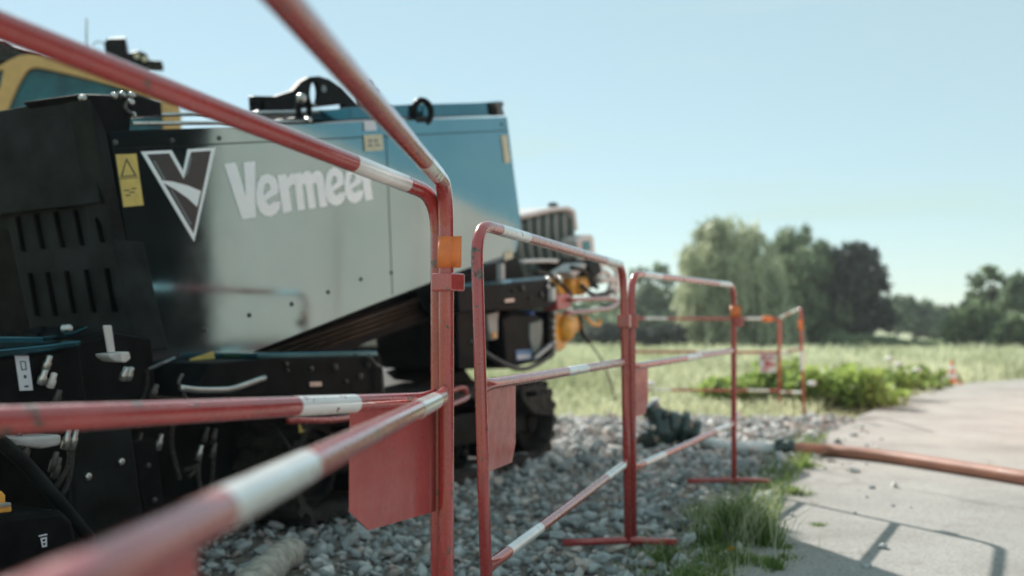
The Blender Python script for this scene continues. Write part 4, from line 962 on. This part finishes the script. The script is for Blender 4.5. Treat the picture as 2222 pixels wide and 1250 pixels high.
tree_px('broadleaf_tree', 44, [(2205, 620, 20), (2232, 612, 26), (2200, 655, 28), (2240, 660, 40), (2218, 690, 30)],
        'pale leafy tree cut by the right edge of the photo', M['far'], 5000, .14, 9, 0, True)
tree_px('broadleaf_tree', 40, [(2085, 690, 28), (2118, 684, 30), (2145, 694, 24), (2060, 710, 22), (2105, 722, 34), (2140, 726, 26), (2070, 732, 18)],
        'low dark green bushy tree left of the pale house', M['green'], 7000, .12, 10, 0, True)
tree_px('broadleaf_tree', 38, [(2185, 712, 16), (2210, 704, 22), (2235, 710, 26), (2170, 735, 20), (2205, 738, 24), (2240, 738, 24)],
        'lowest dark bush at the right edge below the house', M['green'], 6000, .11, 19, 0, False, 'bush')
for i, (px, tp, hw, lab) in enumerate(((1945, 640, 34, 'small far tree right beside the dark tree'), (1985, 652, 30, 'second small tree of the far row after the dark tree'),
                                      (2022, 662, 34, 'third low tree of the far row in the dip'), (2062, 668, 30, 'far low tree before the bushy one on the right'))):
    tree_px('broadleaf_tree', 75, [(px-hw*.5, tp+22, 16), (px+hw*.4, tp+18, 18), (px, tp+14, 14), (px-4, tp+44, 28), (px+hw*.6, tp+50, 20), (px-hw*.7, tp+52, 20)], lab, M['far'], 3000, .2, 11+i, 0, True)
# left, behind rig and excavator; unseen dark ones added right for the hood reflection
for i, (x, y, h, w_, lab) in enumerate(((-22, 40, 4.0, 5, 'tree far behind the excavator on the left'), (-10, 48, 4.5, 5, 'tree behind the rig in the middle distance'), (0, 52, 4.2, 5, 'tree behind the hood of the rig'))):
    px = 1111+x/y*FPX; tree('broadleaf_tree', px, y, 715-(h-.77)/y*FPX, w_/y*FPX, lab, M['far'], 4000, .28, 10, 0, .05, group=g1, seed=40+i)
def unseen_tree(x, y, H, W, lab, mat, n, seed, size=.2, bottom=0.02):
    rng = np.random.default_rng(seed); t = thing('broadleaf_tree', (x, y, -.05), lab, 'tree', 'unseen trees added for the hood reflection')
    C = [(rng.uniform(-.7, .7)*W, rng.uniform(-.7, .7)*W, rng.uniform(bottom, .85)*H) for _ in range(16)]; Rd = [(W*.42, W*.42, H*.2)]*16
    C.append((0, 0, H*.5)); Rd.append((W*.7, W*.7, H*.45))
    V, F, T = leaves(C, Rd, n, size, rng); V[:, 2] = np.maximum(V[:, 2], .02); npmesh('crown', V, F, mat, T, t)
    mk('trunk', tube([Vector((x, y, 0)), Vector((x+.1, y, H*.4)), Vector((x, y, H*.7))], [.2, .15, .05], 10), M['bark'], t, smooth=1)
unseen_tree(13.0, 4.0, 6.5, 2.4, 'tall unseen tree added right of the camera to darken the hood reflection', M['dark'], 16000, 61)
unseen_tree(14.0, .0, 6.0, 2.4, 'second unseen tree added right of the camera to darken the hood reflection', M['dark'], 9000, 62)

# cream box lorry added out of frame, sized and coloured for the hood reflection
LA, LB = Vector((2.9, 5.05, 0)), Vector((8.9, 13.1, 0)); LD = (LB-LA).normalized(); LN = Vector((LD.y, -LD.x, 0)); LL = (LB-LA).length
lo = thing('lorry', (LA+LB)/2+LN*1.2, 'unseen long cream box lorry with black rear doors, added for the hood reflection', 'lorry')
mk('cargo_box', box((LA+LB)/2+LN*1.25+Vector((0, 0, 1.62)), LD*LL, LN*2.5, (0, 0, 1.95)), M['lorry'], lo, bevel=.04)
mk('rear_door', box(LA+LN*1.25-LD*.03+Vector((0, 0, 1.60)), LD*.05, LN*2.46, (0, 0, 1.98)), M['rearblack'], lo, bevel=.01)  # rear end made black to darken the left of the hood reflection
mk('rear_underrun', box(LA+LN*1.25-LD*.0+Vector((0, 0, .42)), LD*.06, LN*2.3, (0, 0, .42)), M['rearblack'], lo, bevel=.01)
for q_ in (.4, 2.1): mk('rear_light', box(LA+LN*q_-LD*.07+Vector((0, 0, .5)), LD*.04, LN*.22, (0, 0, .1)), M['redplate'], lo)
mk('chassis', box((LA+LB)/2+LN*1.25+Vector((0, 0, .5)), LD*(LL-.3), LN*2.1, (0, 0, .3)), M['matte'], lo, bevel=.02)
mk('side_skirt', box((LA+LB)/2+LN*.1+Vector((0, 0, .40)), LD*(LL-2.6), LN*.05, (0, 0, .5)), M['lorry'], lo, bevel=.01)
for d_ in (.9, 1.9, LL-1.2):
    for q_ in (.05, 2.2): mk('wheel', lathe(LA+LD*d_+LN*q_+Vector((0, 0, .45)), LN, [(0, .35), (.03, .45), (.25, .45), (.28, .35)], 24), M['rubber'], lo, 2)
for d_ in (2.4, 4.8, 7.2): mk('box_rib', box(LA+LD*d_-LN*.01+Vector((0, 0, 1.62)), LD*.05, LN*.03, (0, 0, 1.9)), M['lorry'], lo)

# hedges
def hedge(px0, px1, Y, top, lab, mat, n, seed, size=.12):
    rng = np.random.default_rng(seed); a = PT(px0, 715, Y); b_ = PT(px1, 715, Y); H = PT(px0, top, Y).z+.08
    t = thing('hedge', ((a.x+b_.x)/2, Y, -.08), lab, 'hedge'); L = b_.x-a.x; k = max(4, int(L/.8))
    C = [((i+.5)/k*L-L/2+rng.normal()*.1, rng.normal()*.3, H*rng.uniform(.35, .7)) for i in range(k)]; Rd = [(L/k*.9, .6, H*rng.uniform(.32, .5)) for _ in range(k)]
    V, F, T = leaves(C, Rd, n, size, rng); V[:, 2] = np.maximum(V[:, 2], .0); npmesh('foliage', V, F, mat, T, t)
hedge(1290, 1470, 40, 706, 'dark clipped hedge behind the third and fourth barriers', M['dark'], 7000, 81)
hedge(1795, 1930, 41, 728, 'leafy hedge at the foot of the dark tree', M['green'], 5000, 82)
hedge(1920, 2070, 43, 738, 'low brownish hedge below the pale far field', M['green'], 5000, 83)

# house far right
hs = thing('house', PT(2178, 715, 52)+Vector((0, 0, -.85)), 'small pale house wall glimpsed between bushes near the right edge', 'house')
hb = Vector(hs.location); hb.z = -.1
mk('wall', box(hb+Vector((0, 2, .85)), (1.7, 0, 0), (0, 3, 0), (0, 0, 1.7)), M['house'], hs)
mk('roof', slab([hb+Vector((-1.05, .3, 1.7)), hb+Vector((1.05, .3, 1.7)), hb+Vector((0, .3, 2.3))], (0, 3.4, 0)), M['roof'], hs)
mk('window', box(hb+Vector((-.3, .5, 1.0)), (.4, 0, 0), (0, .05, 0), (0, 0, .5)), M['glass'], hs)

# ------------------------------------------------------------ meadow grass (uncountable)
def blades(P, h, wdt, rng, lean=.35, droop=.0):
    n = len(P); a = rng.uniform(0, 2*np.pi, n); side_ = np.stack([np.cos(a), np.sin(a), np.zeros(n)], 1)*wdt[:, None]
    ln = rng.normal(size=(n, 2))*lean; tip = P+np.stack([ln[:, 0]*h, ln[:, 1]*h, h], 1); mid = P+np.stack([ln[:, 0]*h*.3, ln[:, 1]*h*.3, h*.55], 1)
    V = np.stack([P-side_, P+side_, mid+side_*.8, mid-side_*.8, tip], 1).reshape(-1, 3)
    i = np.arange(n)*5; F = np.concatenate([np.stack([i, i+1, i+2], 1), np.stack([i, i+2, i+3], 1), np.stack([i+3, i+2, i+4], 1)])
    return V, F, np.repeat(np.clip(rng.normal(.5, .2, n)+.35*np.sin(P[:, 0]*.9+1.7*np.sin(P[:, 1]*.35))*np.cos(P[:, 1]*.5+P[:, 0]*.2), 0, 1), 5)
def road_edge_x(y):
    for a, b_ in zip(jig, jig[1:]):
        if a.y <= y <= b_.y: return a.x+(b_.x-a.x)*(y-a.y)/(b_.y-a.y+1e-9)
    return 60.
n = 90000; u = RNG.random(n); Y = 1/(1/8.2-u*(1/8.2-1/44)); X = RNG.uniform(-.56, .60, n)*Y
exs = np.interp(Y, [p.y for p in jig], [p.x for p in jig]); keep = (X < exs+.15-.1*RNG.random(n)) | (Y > 21)
keep &= (Y > 8.5+.25*np.sin(X*2.1)) | (X < -2.5)
keep &= ~((np.abs(X-cpos.x+.1*(cpos.y-Y)) < .4) & (Y < cpos.y+.3) & (Y > cpos.y-3.5))
X, Y = X[keep], Y[keep]; n = len(X)
hgt = (.16+.22*RNG.random(n))*(1+.35*np.sin(X*1.3)*np.cos(Y*.9))*np.where(X > exs[keep]-.5, .5, 1)*np.interp(Y, [8.4, 9.6, 12.5], [.32, .45, 1])
V, F, T = blades(np.stack([X, Y, np.full(n, -.09)], 1), hgt, .004+.0011*Y*RNG.uniform(.5, 1.5, n), RNG)
prop(npmesh('meadow_grass', V, F, M['grass'], T), kind='stuff')

# leafy weeds along the pavement edge: each plant is a thing
def weed(x, y, H, W, n, size, lab, seed, mat=None, grp='leafy weeds along the pavement edge', nm='weed_plant'):
    rng = np.random.default_rng(seed); t = thing(nm, (x, y, -.04), lab, 'weed', grp)
    C = [(rng.normal()*.4*W, rng.normal()*.3*W, H*rng.uniform(.15, .8)) for _ in range(9)]; Rd = [(W*.4, W*.4, H*.25)]*9
    V, F, T = leaves(C, Rd, n, size, rng, shell=.2); V[:, 2] = np.maximum(V[:, 2], 0); npmesh('foliage', V, F, mat or M['weed'], T, t)
    st = ([], [])
    for k in range(6): st = join(st, tube([Vector((x, y, -.04)), Vector((x+rng.normal()*.3*W, y+rng.normal()*.2*W, H*.7))], [.006, .003], 5))
    mk('stem', st, M['weed'], t)
wl = [(1640, 892, 55, 'low bright weed clump just behind the fourth barrier'), (1700, 900, 62, 'bright weed between the two far barrier posts'),
      (1765, 900, 78, 'bushy dark green weed right of the last barrier'), (1820, 893, 82, 'tallest leafy weed of the roadside clump'),
      (1870, 880, 66, 'yellowish green weed in the middle of the roadside clump'), (1915, 868, 50, 'low weed where the roadside clump thins'),
      (1955, 858, 42, 'small weed before the gap in the roadside growth'), (1995, 848, 38, 'small dark weed close to the traffic cone'), (2030, 838, 26, 'tiny weed nearest the traffic cone')]
for i, (px, py, hp, lab) in enumerate(wl):
    P = G(px, py, -.05); H = hp*P.y/FPX*1.35; weed(P.x-.05, P.y+(1.1 if i < 3 else .25), H*(.8 if i < 2 else 1), H*1.35, 2600, .035+.002*P.y, lab, 100+i)
# white umbel heads
for i, (px, py, Y_, lab) in enumerate(((1762, 832, 8.3, 'large white flower head right of the last barrier'), (1930, 779, 13, 'highest white flower head left of the cone'),
                               (1950, 791, 13, 'white flower head just below the highest one'), (1966, 808, 12, 'faint white flower head lowest of the three by the cone'),
                               (1990, 803, 13, 'white flower head nearest the cone'), (1413, 832, 8.0, 'white flower head behind the fourth barrier plate'), (1424, 868, 7.6, 'low white flower above the dark fitting'))):
    P = PT(px, py, Y_); base = Vector((P.x+.03, P.y, -.06)); t = thing('white_flower', base, lab, 'flower', 'white flower heads in the meadow')
    mk('flower_head', bl(P, .036*Y_/8.3, 1, 1, .6), M['petal'], t, smooth=1)
    mk('stem', tube([base, base.lerp(P, .5)+Vector((.02, 0, 0)), P], .004, 6), M['weed'], t)

# grass tufts near the pavement edge
def tuft(px, py, hpx, wpx, n, lab, seed, mat='tuft', lean=.45):
    rng = np.random.default_rng(seed); n = int(n*.7); P = G(px, py); H = hpx*P.y/FPX; W = wpx*P.y/FPX
    t = thing('grass_tuft', P, lab, 'grass tuft', 'green tufts at the pavement edge')
    k = max(3, int(n/70)); cc = rng.normal(size=(k, 2))*np.array([W*.42, W*.34]); ch = H*np.exp(-(cc[:, 0]/W)**2*1.6)*rng.uniform(.35, 1.1, k); ci = rng.integers(0, k, n)
    off = rng.normal(size=(n, 2))*.012+rng.normal(size=(n, 2))*.02*(rng.random((n, 1)) < .3); hh_ = ch[ci]*rng.uniform(.3, 1.1, n)
    base = np.stack([cc[ci, 0]+off[:, 0], cc[ci, 1]+off[:, 1], np.zeros(n)], 1)
    dirx = off/.02*.35+rng.normal(size=(n, 2))*lean*.55
    wd = np.full(n, .0021)*rng.uniform(.6, 1.7, n); a = rng.uniform(0, 6.283, n); sd_ = np.stack([np.cos(a), np.sin(a), np.zeros(n)], 1)*wd[:, None]
    m1 = base+np.stack([dirx[:, 0]*hh_*.3, dirx[:, 1]*hh_*.3, hh_*.6], 1); tp = base+np.stack([dirx[:, 0]*hh_, dirx[:, 1]*hh_, hh_*(1-.25*np.abs(dirx).sum(1)).clip(.35, 1)], 1)
    V = np.stack([base-sd_, base+sd_, m1+sd_*.8, m1-sd_*.8, tp], 1).reshape(-1, 3); q = np.arange(n)*5
    F = np.concatenate([np.stack([q, q+1, q+2], 1), np.stack([q, q+2, q+3], 1), np.stack([q+3, q+2, q+4], 1)])
    npmesh('blades', V, F, M[mat], np.repeat(np.clip(rng.normal(.45, .3, n), 0, 1), 5), t)['kind'] = 'stuff'
    nd = max(20, n//5); bd = np.stack([rng.normal(size=nd)*W*.5, rng.normal(size=nd)*W*.4, np.zeros(nd)], 1)
    Vd, Fd, Td = blades(bd, H*rng.uniform(.3, .95, nd), np.full(nd, .0016), rng, .5); npmesh('dry_blades', Vd, Fd, M['grass'], Td, t)['kind'] = 'stuff'
    # a few broader leaves low down
    m_ = n//4; V, F, T = leaves([(0, 0, H*.18)], [(W*.45, W*.32, H*.2)], m_, .012, rng, shell=.1); V[:, 2] = np.abs(V[:, 2]); npmesh('leaves', V, F, M['weed' if seed % 2 else 'tuft'], T, t)['kind'] = 'stuff'
tuft(1600, 1180, 150, 95, 1900, 'largest dense grass tuft at the foot of the fourth barrier', 201)
tuft(1560, 1140, 100, 75, 500, 'grass left of the largest tuft among the stones', 202)
tuft(1655, 1150, 130, 50, 330, 'tall thin sunlit stems right of the largest tuft', 203, 'weed', .3)
tuft(1740, 1015, 45, 45, 350, 'sparse sunlit weed beside the brown hose end', 204, 'weed')
tuft(1725, 1075, 42, 45, 350, 'small dark tuft on the pavement below the hose coupling', 205)
tuft(1560, 1225, 50, 120, 800, 'low spreading weed in the shade at the lower edge', 206)
tuft(1650, 1225, 45, 100, 600, 'low green runner creeping onto the shaded pavement', 207)
tuft(1440, 1225, 60, 60, 500, 'thin tuft by the foot bar of the third barrier', 208)
tuft(1500, 1265, 60, 130, 800, 'weed patch cut by the lower edge of the photo', 209)
tuft(1780, 1143, 12, 28, 120, 'tiny tuft alone on the lit pavement', 210)
tuft(1395, 1180, 40, 30, 200, 'small tuft right at the third barrier post', 211)
P = G(1585, 1217); o = mk('fallen_leaf', slab([P+Vector((-.018, 0, .035)), P+Vector((0, -.008, .05)), P+Vector((.02, 0, .04)), P+Vector((.004, .008, .03))], (0, 0, .001)), M['castyellow'], None, loc=P)
prop(o, 'single orange yellow leaf in the low weeds at the bottom', 'leaf')
# weeds between stones (uncountable)
n = 2600; u = RNG.random(n); ys = 2.6+4.6*RNG.random(n); xs = np.interp(ys, [p.y for p in jig], [p.x for p in jig])-np.abs(RNG.normal(size=n))*.14+.05
V, F, T = blades(np.stack([xs, ys, np.zeros(n)], 1), .02+.05*RNG.random(n), np.full(n, .0022), RNG, .7)
prop(npmesh('edge_grass', V, F, M['tuft'], T), kind='stuff')

# ------------------------------------------------------------ air
hz = bpy.data.materials.new('haze_air'); hz.use_nodes = True; t = hz.node_tree; t.nodes.clear()
ou = t.nodes.new('ShaderNodeOutputMaterial'); vo = t.nodes.new('ShaderNodeVolumePrincipled')
vo.inputs['Color'].default_value = (.92, .95, .98, 1); vo.inputs['Density'].default_value = .0009; vo.inputs['Anisotropy'].default_value = .3
t.links.new(vo.outputs[0], ou.inputs['Volume'])
o = mk('haze', box((0, 60, 3.8), (260, 0, 0), (0, 200, 0), (0, 0, 11.4)), hz); prop(o, kind='stuff')
